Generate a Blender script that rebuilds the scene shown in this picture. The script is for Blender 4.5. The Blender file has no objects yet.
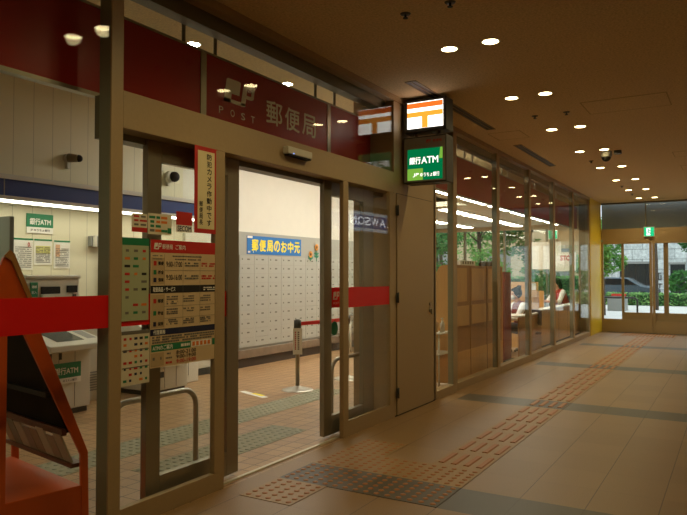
import bpy, bmesh, math, random
from mathutils import Vector, Matrix
random.seed(7)
S = bpy.context.scene
COL = S.collection
R = math.radians

# ------------------------------------------------------------------ camera, world, exposure
cd = bpy.data.cameras.new('camera'); cam = bpy.data.objects.new('camera', cd); COL.objects.link(cam)
yaw, pit = R(30.57), R(1.51)
fwd = Vector((math.cos(yaw)*math.cos(pit), math.sin(yaw)*math.cos(pit), math.sin(pit)))
cam.location = (0, 0, 1.5)
cam.rotation_euler = fwd.to_track_quat('-Z', 'Y').to_euler()
cd.sensor_fit = 'HORIZONTAL'; cd.sensor_width = 36.0; cd.lens = 665.0/687.0*36.0
cd.clip_start = 0.05; cd.clip_end = 300
S.camera = cam
S.view_settings.view_transform = 'Standard'; S.view_settings.look = 'None'
S.view_settings.exposure = 0.0; S.view_settings.gamma = 1.0
S.view_settings.use_curve_mapping = False
S.cycles.max_bounces = 8; S.cycles.diffuse_bounces = 4; S.cycles.glossy_bounces = 3
S.cycles.transparent_max_bounces = 32; S.cycles.sample_clamp_indirect = 4.0
S.cycles.caustics_reflective = False; S.cycles.caustics_refractive = False
S.cycles.use_denoising = True
W = bpy.data.worlds.new('overcast_sky'); S.world = W; W.use_nodes = True
bg = W.node_tree.nodes['Background']; bg.inputs[0].default_value = (0.80, 0.90, 1.0, 1); bg.inputs[1].default_value = 2.2
DL_POWER = 20.0      # radiance of the corridor downlight lenses
DL_BEAM = 25.0       # watts of each downlight's beam
TUBE_POWER = 20.0     # radiance of the fluorescent tubes
WARM = (1.0, 0.80, 0.40)
TUBE = (1.0, 0.95, 0.76)

# ------------------------------------------------------------------ materials
def lin(h):
    h = h.lstrip('#'); c = [int(h[i:i+2], 16)/255 for i in (0, 2, 4)]
    return tuple(x/12.92 if x <= .04045 else ((x+.055)/1.055)**2.4 for x in c)
MATS = {}
def mat(name, col, rough=.5, metal=0., emit=0., noise=0., nscale=30., bump=0., spec=None):
    if name in MATS: return MATS[name]
    m = bpy.data.materials.new(name); m.use_nodes = True; nt = m.node_tree
    b = nt.nodes['Principled BSDF']
    c = lin(col) if isinstance(col, str) else col
    b.inputs['Base Color'].default_value = (*c, 1)
    b.inputs['Roughness'].default_value = rough; b.inputs['Metallic'].default_value = metal
    if spec is not None: b.inputs['Specular IOR Level'].default_value = spec
    if emit:
        b.inputs['Emission Color'].default_value = (*c, 1); b.inputs['Emission Strength'].default_value = emit
    if noise or bump:
        tc = nt.nodes.new('ShaderNodeTexCoord'); n = nt.nodes.new('ShaderNodeTexNoise')
        n.inputs['Scale'].default_value = nscale; n.inputs['Detail'].default_value = 4
        nt.links.new(tc.outputs['Object'], n.inputs['Vector'])
        if noise:
            mr = nt.nodes.new('ShaderNodeMapRange')
            mr.inputs['From Min'].default_value = .25; mr.inputs['From Max'].default_value = .75
            mr.inputs['To Min'].default_value = 1-noise; mr.inputs['To Max'].default_value = 1+noise
            nt.links.new(n.outputs['Fac'], mr.inputs['Value'])
            mx = nt.nodes.new('ShaderNodeVectorMath'); mx.operation = 'SCALE'
            mx.inputs[0].default_value = c
            nt.links.new(mr.outputs['Result'], mx.inputs['Scale'])
            nt.links.new(mx.outputs['Vector'], b.inputs['Base Color'])
        if bump:
            bp = nt.nodes.new('ShaderNodeBump'); bp.inputs['Strength'].default_value = bump; bp.inputs['Distance'].default_value = .01
            nt.links.new(n.outputs['Fac'], bp.inputs['Height']); nt.links.new(bp.outputs['Normal'], b.inputs['Normal'])
    MATS[name] = m
    return m
def emis(name, col, strength):
    if name in MATS: return MATS[name]
    m = bpy.data.materials.new(name); m.use_nodes = True; nt = m.node_tree; nt.nodes.clear()
    o = nt.nodes.new('ShaderNodeOutputMaterial'); e = nt.nodes.new('ShaderNodeEmission')
    c = lin(col) if isinstance(col, str) else col
    e.inputs[0].default_value = (*c, 1); e.inputs[1].default_value = strength
    nt.links.new(e.outputs[0], o.inputs[0]); MATS[name] = m
    return m
def glass(name, tint=(.975, .985, .975), f0=.017, rough=0.0):
    m = bpy.data.materials.new(name); m.use_nodes = True; nt = m.node_tree; nt.nodes.clear()
    N = nt.nodes.new
    o = N('ShaderNodeOutputMaterial'); t = N('ShaderNodeBsdfTransparent'); g = N('ShaderNodeBsdfGlossy'); x = N('ShaderNodeMixShader')
    lw = N('ShaderNodeLayerWeight'); p = N('ShaderNodeMath'); p.operation = 'POWER'; p.inputs[1].default_value = 4.0
    q = N('ShaderNodeMath'); q.operation = 'MULTIPLY_ADD'; q.inputs[1].default_value = .42; q.inputs[2].default_value = f0
    lw.inputs['Blend'].default_value = .5
    nt.links.new(lw.outputs['Facing'], p.inputs[0]); nt.links.new(p.outputs[0], q.inputs[0])
    nt.links.new(q.outputs[0], x.inputs[0]); nt.links.new(t.outputs[0], x.inputs[1]); nt.links.new(g.outputs[0], x.inputs[2])
    t.inputs[0].default_value = (*tint, 1); g.inputs['Roughness'].default_value = rough; g.inputs[0].default_value = (1, 1, 1, 1)
    nt.links.new(x.outputs[0], o.inputs[0]); MATS[name] = m
    return m
class NG:
    """small helper for node graphs"""
    def __init__(s, name):
        s.m = bpy.data.materials.new(name); s.m.use_nodes = True; s.nt = s.m.node_tree; s.b = s.nt.nodes['Principled BSDF']; MATS[name] = s.m
        tc = s.nt.nodes.new('ShaderNodeTexCoord'); sp = s.nt.nodes.new('ShaderNodeSeparateXYZ')
        s.nt.links.new(tc.outputs['Object'], sp.inputs[0]); s.co = tc.outputs['Object']; s.x, s.y, s.z = sp.outputs
    def math(s, op, a, b=None, c=None):
        n = s.nt.nodes.new('ShaderNodeMath'); n.operation = op
        for i, v in enumerate((a, b, c)):
            if v is None: continue
            if isinstance(v, (int, float)): n.inputs[i].default_value = v
            else: s.nt.links.new(v, n.inputs[i])
        return n.outputs[0]
    def line(s, coord, origin, period, w):          # 1 on joint lines
        u = s.math('PINGPONG', s.math('SUBTRACT', coord, origin), period/2)
        return s.math('LESS_THAN', u, w/2)
    def cell(s, coord, origin, period):
        return s.math('FLOOR', s.math('DIVIDE', s.math('SUBTRACT', coord, origin), period))
    def rnd(s, a, b):
        c = s.nt.nodes.new('ShaderNodeCombineXYZ'); s.nt.links.new(a, c.inputs[0]); s.nt.links.new(b, c.inputs[1])
        w = s.nt.nodes.new('ShaderNodeTexWhiteNoise'); s.nt.links.new(c.outputs[0], w.inputs['Vector']); return w.outputs['Value']
    def noise(s, scale, detail=4):
        n = s.nt.nodes.new('ShaderNodeTexNoise'); n.inputs['Scale'].default_value = scale; n.inputs['Detail'].default_value = detail
        s.nt.links.new(s.co, n.inputs['Vector']); return n.outputs['Fac']
    def mix(s, f, a, b):
        n = s.nt.nodes.new('ShaderNodeMix'); n.data_type = 'RGBA'
        if isinstance(f, (int, float)): n.inputs[0].default_value = f
        else: s.nt.links.new(f, n.inputs[0])
        for i, v in ((6, a), (7, b)):
            if isinstance(v, tuple): n.inputs[i].default_value = (*v, 1)
            else: s.nt.links.new(v, n.inputs[i])
        return n.outputs[2]
    def scale(s, col, f):
        n = s.nt.nodes.new('ShaderNodeVectorMath'); n.operation = 'SCALE'
        s.nt.links.new(col, n.inputs[0]); s.nt.links.new(f, n.inputs['Scale']); return n.outputs[0]
    def rng(s, v, a, b, c, d):
        n = s.nt.nodes.new('ShaderNodeMapRange'); s.nt.links.new(v, n.inputs[0])
        for i, k in enumerate((a, b, c, d)): n.inputs[i+1].default_value = k
        return n.outputs[0]
    def done(s, col, rough=.5, bump=None, bs=.3):
        s.nt.links.new(col, s.b.inputs['Base Color']); s.b.inputs['Roughness'].default_value = rough
        if bump is not None:
            bp = s.nt.nodes.new('ShaderNodeBump'); bp.inputs['Strength'].default_value = bs; bp.inputs['Distance'].default_value = .006
            s.nt.links.new(bump, bp.inputs['Height']); s.nt.links.new(bp.outputs[0], s.b.inputs['Normal'])
        return s.m
TX0, TXP, TY0, TYP = 4.03, .4525, 2.935, .4158     # the paving grid of the corridor
def corridor_floor():
    g = NG('corridor_paving')
    cx = g.cell(g.x, TX0, TXP); cy = g.cell(g.y, TY0, TYP)
    rr = g.rnd(cx, cy)
    base = g.mix(rr, lin('#8a6c46'), lin('#91724a'))
    sp = g.rng(g.noise(160, 3), .3, .7, .72, 1.28)
    base = g.scale(base, sp)
    band = g.math('LESS_THAN', g.math('MODULO', g.math('ADD', g.math('SUBTRACT', g.x, TX0), 8*TXP*10), 8*TXP), TXP)
    band = g.math('MULTIPLY', band, g.math('LESS_THAN', g.y, TY0))
    grey = g.scale(g.mix(rr, lin('#4f4737'), lin('#544b3a')), sp)
    base = g.mix(band, base, grey)
    jx = g.line(g.x, TX0, TXP, .004); jy = g.line(g.y, TY0, TYP, .006)
    j = g.math('MAXIMUM', g.math('MULTIPLY', jx, .5), jy)
    base = g.mix(g.math('MULTIPLY', j, .75), base, lin('#3c2c1a'))
    return g.done(base, .42, g.math('SUBTRACT', 1, j), .25)
def hall_floor():
    g = NG('hall_terracotta_tiles')
    rr = g.rnd(g.cell(g.x, 0, .15), g.cell(g.y, 0, .15))
    base = g.mix(rr, lin('#a37f58'), lin('#b18c62'))
    base = g.scale(base, g.rng(g.noise(90, 3), .3, .7, .88, 1.12))
    j = g.math('MAXIMUM', g.line(g.x, 0, .15, .008), g.line(g.y, 0, .15, .008))
    base = g.mix(j, base, lin('#4c3928'))
    return g.done(base, .35, g.math('SUBTRACT', 1, j), .3)
def plaster(name, col, k=.16):
    g = NG(name)
    n = g.noise(55, 5)
    sp = g.math('LESS_THAN', g.noise(70, 2), .36)
    base = g.mix(0.0, lin(col), lin(col)); base = g.scale(base, g.rng(n, .3, .7, 1-k, 1+k))
    base = g.mix(g.math('MULTIPLY', sp, .35), base, tuple(x*.5 for x in lin(col)))
    return g.done(base, .9, n, .5)
def panelled(name, col, period, w=.006):
    g = NG(name)
    j = g.line(g.x, .03, period, w)
    base = g.mix(g.math('MULTIPLY', j, .55), lin(col), lin('#55503c'))
    return g.done(base, .55, g.math('SUBTRACT', 1, j), .4)
def stone_wall():
    g = NG('rough_stone_blocks')
    row = g.cell(g.z, 0, .62)
    off = g.math('MULTIPLY', g.math('MODULO', g.math('ADD', row, 40), 2), .6)
    yy = g.math('ADD', g.y, off)
    rr = g.rnd(g.cell(yy, 0, 1.2), row)
    base = g.mix(rr, lin('#b9bdb8'), lin('#d3d6d0'))
    n = g.noise(6, 8); base = g.scale(base, g.rng(n, .3, .7, .7, 1.25))
    j = g.math('MAXIMUM', g.line(yy, 0, 1.2, .03), g.line(g.z, 0, .62, .03))
    base = g.mix(j, base, lin('#7d827d'))
    return g.done(base, .9, n, .8)
def woody(name, a, b, sc=6):
    g = NG(name)
    w = g.nt.nodes.new('ShaderNodeTexNoise'); mp = g.nt.nodes.new('ShaderNodeMapping'); mp.inputs['Scale'].default_value = (sc, sc, sc*.12)
    g.nt.links.new(g.co, mp.inputs[0]); g.nt.links.new(mp.outputs[0], w.inputs['Vector']); w.inputs['Scale'].default_value = 4; w.inputs['Detail'].default_value = 6
    return g.done(g.mix(w.outputs['Fac'], lin(a), lin(b)), .42)
def leafy(name, a, b):
    g = NG(name)
    g.b.inputs['Specular IOR Level'].default_value = .2
    return g.done(g.mix(g.rng(g.noise(2.2, 2), .35, .65, 0, 1), lin(a), lin(b)), .7)

M_floor = corridor_floor(); M_hall = hall_floor()
M_ceil = plaster('corridor_ceiling_plaster', '#d8c298'); M_hceil = plaster('hall_ceiling_plaster', '#d2c8a4')
M_frame = mat('champagne_painted_metal', '#a8906a', .45, .0, noise=.04, nscale=60)
M_frame_dk = mat('frame_inner_metal', '#6f6a54', .4, .2)
M_mull_shade = mat('shaded_mullion_side', '#85856f', .4, .3)  # mullion sides behind the glass, their dim cool shade put into the colour
M_steel = mat('brushed_stainless', '#9a917e', .32, .6)
M_steel_lt = mat('bright_stainless', '#c6c1b4', .3, .6)
M_wallp = panelled('cream_wall_panels', '#dcd6b8', .25); M_wallw = mat('white_wall', '#dedacb', .6, noise=.02, nscale=5)
M_wallx = mat('beige_wall', '#bca987', .7)
M_red = mat('red_board', '#a31510', .35, spec=.3); M_film = mat('red_film', '#dd0f0c', .4)
M_white = mat('white_plastic', '#e6e2d6', .4); M_offw = mat('warm_white_enamel', '#cfcab8', .4)
M_grey = mat('grey_plastic', '#8d8c84', .5); M_dark = mat('black_plastic', '#100f0b', .5, spec=.25); M_dkgrey = mat('dark_grey', '#38362f', .5)
M_blue = mat('navy_band', '#23407c', .4); M_bluebr = mat('bright_blue', '#1a6fb8', .5)
M_green = mat('bank_green', '#157a4c', .5); M_lgreen = mat('lime_green', '#7fb62e', .5)
M_orange = mat('orange_laminate', '#cf5410', .4); M_wood = woody('pale_wood', '#c69250', '#d8a866'); M_woodd = woody('brown_wood', '#9a6a34', '#ad7a40')
M_paper = mat('paper', '#d9d0b4', .7); M_paperw = mat('white_paper', '#e9e6da', .7); M_cream = mat('cream_paper', '#e6d6a4', .7); M_tan = mat('tan_paper', '#d2b88e', .7)
M_ink = mat('black_ink', '#16140f', .7); M_navy = mat('navy_ink', '#161c3c', .6); M_redink = mat('red_ink', '#c02418', .6); M_orink = mat('orange_ink', '#dc7a28', .6); M_yel = mat('yellow_ink', '#f2e03c', .6); M_greyink = mat('grey_ink', '#6e6a5e', .7)
M_yellow = mat('yellow_panel', '#ecca2c', .35)
M_stud = mat('brown_studs', '#a0642a', .5); M_hstud = mat('grey_studs', '#8b8a70', .6); M_htile = mat('grey_tactile_tile', '#8f8a6c', .6)
M_stone = mat('bench_stone', '#7c6c5a', .3, noise=.15, nscale=8); M_darkst = mat('dark_plinth', '#3a3128', .4)
M_glass = glass('clear_glass'); M_dl = emis('downlight_lens', WARM, DL_POWER); M_tube = emis('tube_light', TUBE, TUBE_POWER); M_tubeh = emis('hall_tube_light', (1, .97, .85), 40.0)
M_skin = mat('skin', '#d2a184', .6); M_hair = mat('black_hair', '#17110e', .85, spec=.15); M_shirt = mat('white_shirt', '#e8e6e2', .7); M_vest = mat('maroon_vest', '#6a1c22', .8); M_vest2 = mat('red_vest', '#a01c20', .8); M_navycl = mat('navy_cloth', '#1e2233', .8)
M_leafA = leafy('tree_leaves', '#3f7a34', '#7fae55'); M_leafB = leafy('dark_leaves', '#2f5f2c', '#548f44'); M_leafC = leafy('hedge_leaves', '#44783a', '#86ae62'); M_bark = mat('bark', '#4a3c2e', .9, noise=.2, nscale=12)
M_pave = mat('pale_pavement', '#d4d2ca', .8, noise=.05, nscale=3); M_asph = mat('asphalt', '#77787a', .9); M_stonew = stone_wall()

# ------------------------------------------------------------------ geometry helpers
class MB:
    def __init__(s): s.v = []; s.f = []; s.mi = []; s.sm = []
    def add(s, vs, fs, mi=0, smooth=False):
        o = len(s.v); s.v += [Vector(v) for v in vs]
        for f in fs: s.f.append([i+o for i in f]); s.mi.append(mi); s.sm.append(smooth)
        return s
    def box(s, x0, x1, y0, y1, z0, z1, mi=0):
        v = [(x0,y0,z0),(x1,y0,z0),(x1,y1,z0),(x0,y1,z0),(x0,y0,z1),(x1,y0,z1),(x1,y1,z1),(x0,y1,z1)]
        return s.add(v, [(0,3,2,1),(4,5,6,7),(0,1,5,4),(1,2,6,5),(2,3,7,6),(3,0,4,7)], mi)
    def cyl(s, p0, p1, r0, r1=None, n=16, mi=0, smooth=True, caps=True):
        r1 = r0 if r1 is None else r1
        p0, p1 = Vector(p0), Vector(p1); d = (p1-p0).normalized()
        a = d.orthogonal().normalized(); b = d.cross(a)
        vs = []; 
        for p, r in ((p0, r0), (p1, r1)):
            for i in range(n):
                t = 2*math.pi*i/n; vs.append(p + a*math.cos(t)*r + b*math.sin(t)*r)
        s.add(vs, [(i, (i+1) % n, n+(i+1) % n, n+i) for i in range(n)], mi, smooth)
        if caps: s.add(vs, [tuple(range(n))[::-1], tuple(range(n, 2*n))], mi)
        return s
    def lathe(s, c, prof, n=24, mi=0, axis=None):
        c = Vector(c); vs = []; fs = []; k = len(prof)
        q = Vector((0, 0, 1)).rotation_difference(Vector(axis)) if axis else None
        for i in range(n):
            t = 2*math.pi*i/n
            for r, z in prof:
                p = Vector((r*math.cos(t), r*math.sin(t), z))
                if q: p = q @ p
                vs.append(c+p)
        for i in range(n):
            for j in range(k-1):
                a = i*k+j; b = ((i+1) % n)*k+j; fs.append((a, b, b+1, a+1))
        return s.add(vs, fs, mi, True)
    def tube(s, path, r, n=10, mi=0):
        P = [Vector(p) for p in path]; rings = []; a = None
        for i, p in enumerate(P):
            d = (P[min(i+1, len(P)-1)]-P[max(i-1, 0)]).normalized()
            a = d.orthogonal().normalized() if a is None else (a - d*a.dot(d)).normalized()
            b = d.cross(a); rr = r[i] if isinstance(r, (list, tuple)) else r
            rings.append([p + a*math.cos(2*math.pi*k/n)*rr + b*math.sin(2*math.pi*k/n)*rr for k in range(n)])
        vs = [v for g in rings for v in g]; fs = []
        for i in range(len(P)-1):
            for k in range(n): fs.append((i*n+k, i*n+(k+1) % n, (i+1)*n+(k+1) % n, (i+1)*n+k))
        s.add(vs, fs, mi, True)
        return s.add(vs, [tuple(range(n))[::-1], tuple(range(len(vs)-n, len(vs)))], mi)
    def prism(s, pts, vec, mi=0):
        vec = Vector(vec); n = len(pts); vs = [Vector(p) for p in pts]; vs += [v+vec for v in vs]
        return s.add(vs, [tuple(range(n))[::-1], tuple(range(n, 2*n))] + [(i, (i+1) % n, n+(i+1) % n, n+i) for i in range(n)], mi)
    def ball(s, c, r, sc=(1, 1, 1), n=12, mi=0):
        c = Vector(c); vs = []; fs = []; m = n//2
        for j in range(m+1):
            ph = math.pi*j/m
            for i in range(n):
                t = 2*math.pi*i/n; vs.append(c+Vector((r*sc[0]*math.sin(ph)*math.cos(t), r*sc[1]*math.sin(ph)*math.sin(t), r*sc[2]*math.cos(ph))))
        for j in range(m):
            for i in range(n): fs.append((j*n+i, (j+1)*n+i, (j+1)*n+(i+1) % n, j*n+(i+1) % n))
        return s.add(vs, fs, mi, True)
    def quad(s, a, b, c, d, mi=0): return s.add([a, b, c, d], [(0, 1, 2, 3)], mi)
    def mesh(s, name, mats, off=Vector((0, 0, 0))):
        me = bpy.data.meshes.new(name); me.from_pydata([v-off for v in s.v], [], s.f)
        for m in mats: me.materials.append(m)
        me.polygons.foreach_set('material_index', s.mi); me.polygons.foreach_set('use_smooth', s.sm)
        bm = bmesh.new(); bm.from_mesh(me); bmesh.ops.remove_doubles(bm, verts=bm.verts, dist=1e-5)
        bmesh.ops.recalc_face_normals(bm, faces=bm.faces); bm.to_mesh(me); bm.free()
        return me
def tag(o, label=None, cat=None, group=None, kind=None):
    if label: o['label'] = label
    if cat: o['category'] = cat
    if group: o['group'] = group
    if kind: o['kind'] = kind
    return o
def rootloc(p):
    while p.parent: p = p.parent
    return Vector(p.get('_o', (0, 0, 0)))
def obj(name, mb, mats, parent=None, bevel=0, origin=None, label=None):
    if not isinstance(mats, (list, tuple)): mats = [mats]
    off = rootloc(parent) if parent else (Vector(origin) if origin else Vector((0, 0, 0)))
    me = mb.mesh(name, mats, off) if isinstance(mb, MB) else mb
    o = bpy.data.objects.new(name, me); COL.objects.link(o)
    if parent: o.parent = parent
    else: o.location = off; o['_o'] = tuple(off)
    if bevel:
        b = o.modifiers.new('bevel', 'BEVEL'); b.width = bevel; b.segments = 2; b.limit_method = 'ANGLE'
    if label: o['label'] = label
    return o
def thing(name, label, cat, loc=(0, 0, 0), group=None):
    o = bpy.data.objects.new(name, None); COL.objects.link(o); o.location = loc; o['_o'] = tuple(loc); o.empty_display_size = .1
    return tag(o, label, cat, group)
def struct(name, mb, mats, parent=None, bevel=0, origin=None):
    o = obj(name, mb, mats, parent, bevel, origin)
    if not parent: o['kind'] = 'structure'
    return o
def sroot(name, loc):
    o = bpy.data.objects.new(name, None); COL.objects.link(o); o.location = loc; o['_o'] = tuple(loc); o['kind'] = 'structure'; return o
def dup(root, loc, label=None, group=None):
    r = root.copy(); COL.objects.link(r); r.location = loc; r['_o'] = tuple(loc)
    if label: r['label'] = label
    if group: r['group'] = group
    for ch in list(root.children):
        c = ch.copy(); COL.objects.link(c); c.parent = r
        for g in list(ch.children):
            d = g.copy(); COL.objects.link(d); d.parent = c
    return r
# lettering: flat glyph meshes laid in a plane (u right, v up), scaled to a box
_tc = bpy.data.curves.new('type', 'FONT'); _to = bpy.data.objects.new('type', _tc); COL.objects.link(_to)
_gl = {}
def glyphs(body, bold):
    key = (body, bold)
    if key not in _gl:
        _tc.body = body; _tc.offset = bold; _tc.resolution_u = 3
        bpy.context.view_layer.update()
        dg = bpy.context.evaluated_depsgraph_get(); me = bpy.data.meshes.new_from_object(_to.evaluated_get(dg))
        vs = [tuple(v.co) for v in me.vertices]; fs = [tuple(p.vertices) for p in me.polygons]; bpy.data.meshes.remove(me)
        _gl[key] = (vs, fs)
    return _gl[key]
def text(mb, body, c, w, h, u=(1, 0, 0), v=(0, 0, 1), bold=.0, mi=0, italic=0.):
    """body centred on c, stretched to w x h"""
    vs, fs = glyphs(body, 0)
    if not vs: return mb
    x0 = min(p[0] for p in vs); x1 = max(p[0] for p in vs); y0 = min(p[1] for p in vs); y1 = max(p[1] for p in vs)
    u, v, c = Vector(u), Vector(v), Vector(c); out = []
    for p in vs:
        a = (p[0]-(x0+x1)/2)/(x1-x0)*w; b = (p[1]-(y0+y1)/2)/(y1-y0)*h
        out.append(c + u*(a+italic*b) + v*b)
    nrm = u.cross(v).normalized(); e = bold*h*.9
    mb.add(out, fs, mi)
    if bold:
        for k, (dx, dy) in enumerate(((e, 0), (-e, 0), (0, e), (0, -e))): mb.add([p+u*dx+v*dy+nrm*.00006*(k+1) for p in out], fs, mi)
    return mb
def logo_jp(mb, c, w, h, u=(1, 0, 0), v=(0, 0, 1), mi=0):
    """the slanted J and P mark: J is a slab with a notch and a tail, P is a stem with a bowl"""
    u, v, c = Vector(u), Vector(v), Vector(c)
    def P(pts): 
        q = [c+u*((x-.5)*w+(y-.5)*.18*h)+v*((y-.5)*h) for x, y in pts]; mb.add(q, [tuple(range(len(q)))], mi)
    P([(.07, 1), (.46, 1), (.50, .95), (.50, .40), (.30, .40), (.02, .40), (.02, .94)])
    P([(.02, .0), (.24, .0), (.24, .41), (.02, .41)])
    P([(.02, .0), (.66, .0), (.74, .04), (.74, .16), (.02, .16)])
    P([(.58, .04), (.74, .08), (.74, 1), (.60, 1)])
    P([(.74, .84), (.93, .84), (1, .90), (1, .95), (.94, 1), (.74, 1)])
    P([(.90, .52), (1, .46), (1, .92), (.90, .88)])
    P([(.74, .38), (.93, .38), (1, .45), (.95, .54), (.74, .54)])
def marks(mb, x0, x1, z, y, h, mi=0, gap=.25, n=6):
    """a run of unreadable small print"""
    rs = random.Random(int((x0*131+z*977)*1000)); x = x0
    while x < x1:
        l = rs.uniform(.6, 2.2)*h
        if rs.random() > .15: mb.quad((x, y, z-h/2), (min(x+l, x1), y, z-h/2), (min(x+l, x1), y, z+h/2), (x, y, z+h/2), mi)
        x += l+h*gap
    return mb

FY = 3.139        # the glass plane of the shopfront
XE = 18.84        # the end wall
HC = 3.42         # corridor ceiling
HI = 3.75         # hall ceiling
# ================================================================== STRUCTURE
struct('floor_corridor', MB().box(-3, XE+.1, -2.6, FY-.02, -.1, 0), M_floor)
struct('floor_hall', MB().box(.9, XE+.1, FY-.02, 10.1, -.1, 0), M_hall)
struct('ceiling_corridor', MB().box(-3, XE+.1, -2.6, FY+.03, HC, HC+.1), M_ceil)
struct('ceiling_hall', MB().box(.9, XE+.1, FY+.03, 10.1, HI, HI+.1), M_hceil)
m = MB(); m.prism([(9.6, 3.75, 2.9), (XE, 3.75, 2.9), (XE, 10.0, 2.9), (12.7, 10.0, 2.9), (12.7, 4.6, 2.9), (9.6, 4.6, 2.9)], (0, 0, .1))
struct('ceiling_office', m, mat('office_ceiling', '#c9c6b0', .8))
struct('wall_back', MB().box(.9, 7.2, 7.0, 7.15, 0, HI), M_wallp); struct('wall_boxes', MB().box(7.2, 12.7, 7.0, 7.15, 0, HI), M_wallw)
m = MB(); m.box(12.6, 12.72, 7.15, 10.0, 0, HI); struct('wall_return', m, M_wallw)
struct('wall_rear', MB().box(12.6, XE+.1, 10.0, 10.12, 0, HI), M_wallx)
struct('wall_left', MB().box(.8, .92, FY, 7.15, 0, HI), M_wallw)
struct('wall_behind', MB().box(-3.1, -3, -2.7, FY+.1, 0, HC), M_wallx)
struct('wall_front', MB().box(-3.1, 1.0, FY, FY+.12, 0, HC), M_wallx)
struct('wall_lintel', MB().box(.9, XE+.1, FY+.01, FY+.05, HC, HI+.1), M_wallx)
# upper trims along the top of the shopfront, and a dark inner head member
struct('trim_1', MB().box(1.0, 17.35, FY-.03, FY+.06, 3.36, HC), M_frame)
struct('trim_2', MB().box(1.0, 17.3, FY+.09, FY+.2, 3.27, 3.42), M_frame_dk)
# pier with the service door; the door assembly ends against it
struct('wall_pier', MB().box(6.345, 7.46, FY-.014, 3.62, 0, HI), M_frame)
m = MB(); m.box(17.3, XE, FY-.03, FY+.02, 0, HC+.05); struct('wall_yellow', m, M_yellow); struct('wall_office', MB().box(17.34, XE, FY+.021, FY+.25, 0, HC+.05), M_frame_dk)

def mullion(n, x0, x1, d=.075):
    w = sroot('trim_%d' % n, ((x0+x1)/2, FY, 0))
    obj('cover', MB().box(x0, x1, FY-.014, FY-.001, 0, 3.36), M_frame, w, .003)
    obj('inner_post', MB().box(x0+.008, x1-.008, FY-.001, FY+d, 0, 3.36), M_mull_shade, w)
mullion(3, 2.63, 2.718, .10)
for k in range(5): mullion(4+k, 8.08+1.82*k, 8.20+1.82*k)
mullion(9, 7.42, 7.5); mullion(10, 17.22, 17.32)
mullion(11, .98, 1.06)
# glazed bays: sill, pane, red film
def bay(n, x0, x1, z0, z1, film=False, sill=True):
    w = sroot('window_%d' % n, ((x0+x1)/2, FY, 0))
    if sill: obj('window_sill', MB().box(x0, x1, FY-.014, FY+.1, 0, z0), M_frame, w, .004)
    obj('glass_pane', MB().box(x0, x1, FY, FY+.008, z0, z1), M_glass, w)
    if film: obj('red_film', MB().box(x0, x1, FY-.003, FY-.0005, 1.195, 1.383), M_film, w)
    return w
w1 = bay(1, 1.06, 2.63, .1, 3.36, True)
bay(2, 2.718, 4.548, 2.6, 3.36, sill=False); bay(3, 4.552, 6.345, 2.6, 3.36, sill=False)
bay(4, 7.5, 8.09, .1, 3.36)
for k in range(5): bay(5+k, 8.21+1.82*k, (9.91+1.82*k) if k < 4 else 17.22, .1, 3.36)
# transom beam of the door assembly
struct('trim_12', MB().box(2.718, 6.345, FY-.014, FY+.12, 2.375, 2.6), M_frame, bevel=.004)
struct('trim_13', MB().box(2.718, 6.345, FY+.121, FY+.24, 2.335, 2.6), M_frame_dk)
# fixed side lights
def sidelight(n, x0, x1, xs0, xs1, bot):
    w = sroot('window_%d' % n, ((x0+x1)/2, FY, 0))
    m = MB(); m.box(xs0, xs1, FY-.014, FY+.03, 0, bot)
    if xs0 < x0: m.box(xs0, x0, FY-.014, FY+.03, bot, 2.375)
    if xs1 > x1: m.box(x1, xs1, FY-.014, FY+.03, bot, 2.375)
    obj('window_frame', m, M_frame, w, .004)
    obj('glass_pane', MB().box(x0, x1, FY, FY+.008, bot, 2.375), M_glass, w)
    obj('red_film', MB().box(x0, x1, FY-.003, FY-.0005, 1.195, 1.383), M_film, w)
    return w
sidelight(10, 2.718, 3.535, 2.718, 3.635, .125)
sidelight(11, 5.385, 6.25, 5.29, 6.345, .14)
# the two sliding leaves, slid open behind the side lights
def leaf(n, x0, x1, s0, s1, logo=None):
    d = sroot('door_%d' % n, ((x0+x1)/2, 3.23, 0)); y0, y1 = 3.24, 3.29
    m = MB(); m.box(x0, x0+s0, y0, y1, .03, 2.37).box(x1-s1, x1, y0, y1, .03, 2.37).box(x0+s0, x1-s1, y0, y1, .03, .2).box(x0+s0, x1-s1, y0, y1, 2.24, 2.37)
    obj('door_frame', m, M_steel, d, .003)
    obj('glass_pane', MB().box(x0+s0, x1-s1, y0+.02, y0+.028, .2, 2.24), M_glass, d)
    obj('red_film', MB().box(x0+s0, x1-s1, y0+.016, y0+.019, 1.195, 1.383), M_film, d)
    return d
leaf(1, 3.02, 3.93, .12, .13); d2 = leaf(2, 5.14, 6.10, .13, .22)
m = MB(); logo_jp(m, (5.375, 3.2555, 1.305), .11, .075); text(m, 'POST', (5.375, 3.2555, 1.235), .1, .02); obj('white_logo', m, M_white, d2)
m = MB(); m.cyl((5.345, 3.2565, 1.0), (5.345, 3.2585, 1.0), .065, n=24); gs = obj('door_sticker', m, M_green, d2, label='round dark green push sticker'); 
# threshold rails
m = MB(); m.box(3.6, 5.3, 3.17, 3.19, 0, .012).box(3.6, 5.3, 3.205, 3.215, 0, .004); struct('trim_14', m, mat('pale_aluminium', '#d6d0bc', .35, .3))
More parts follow.
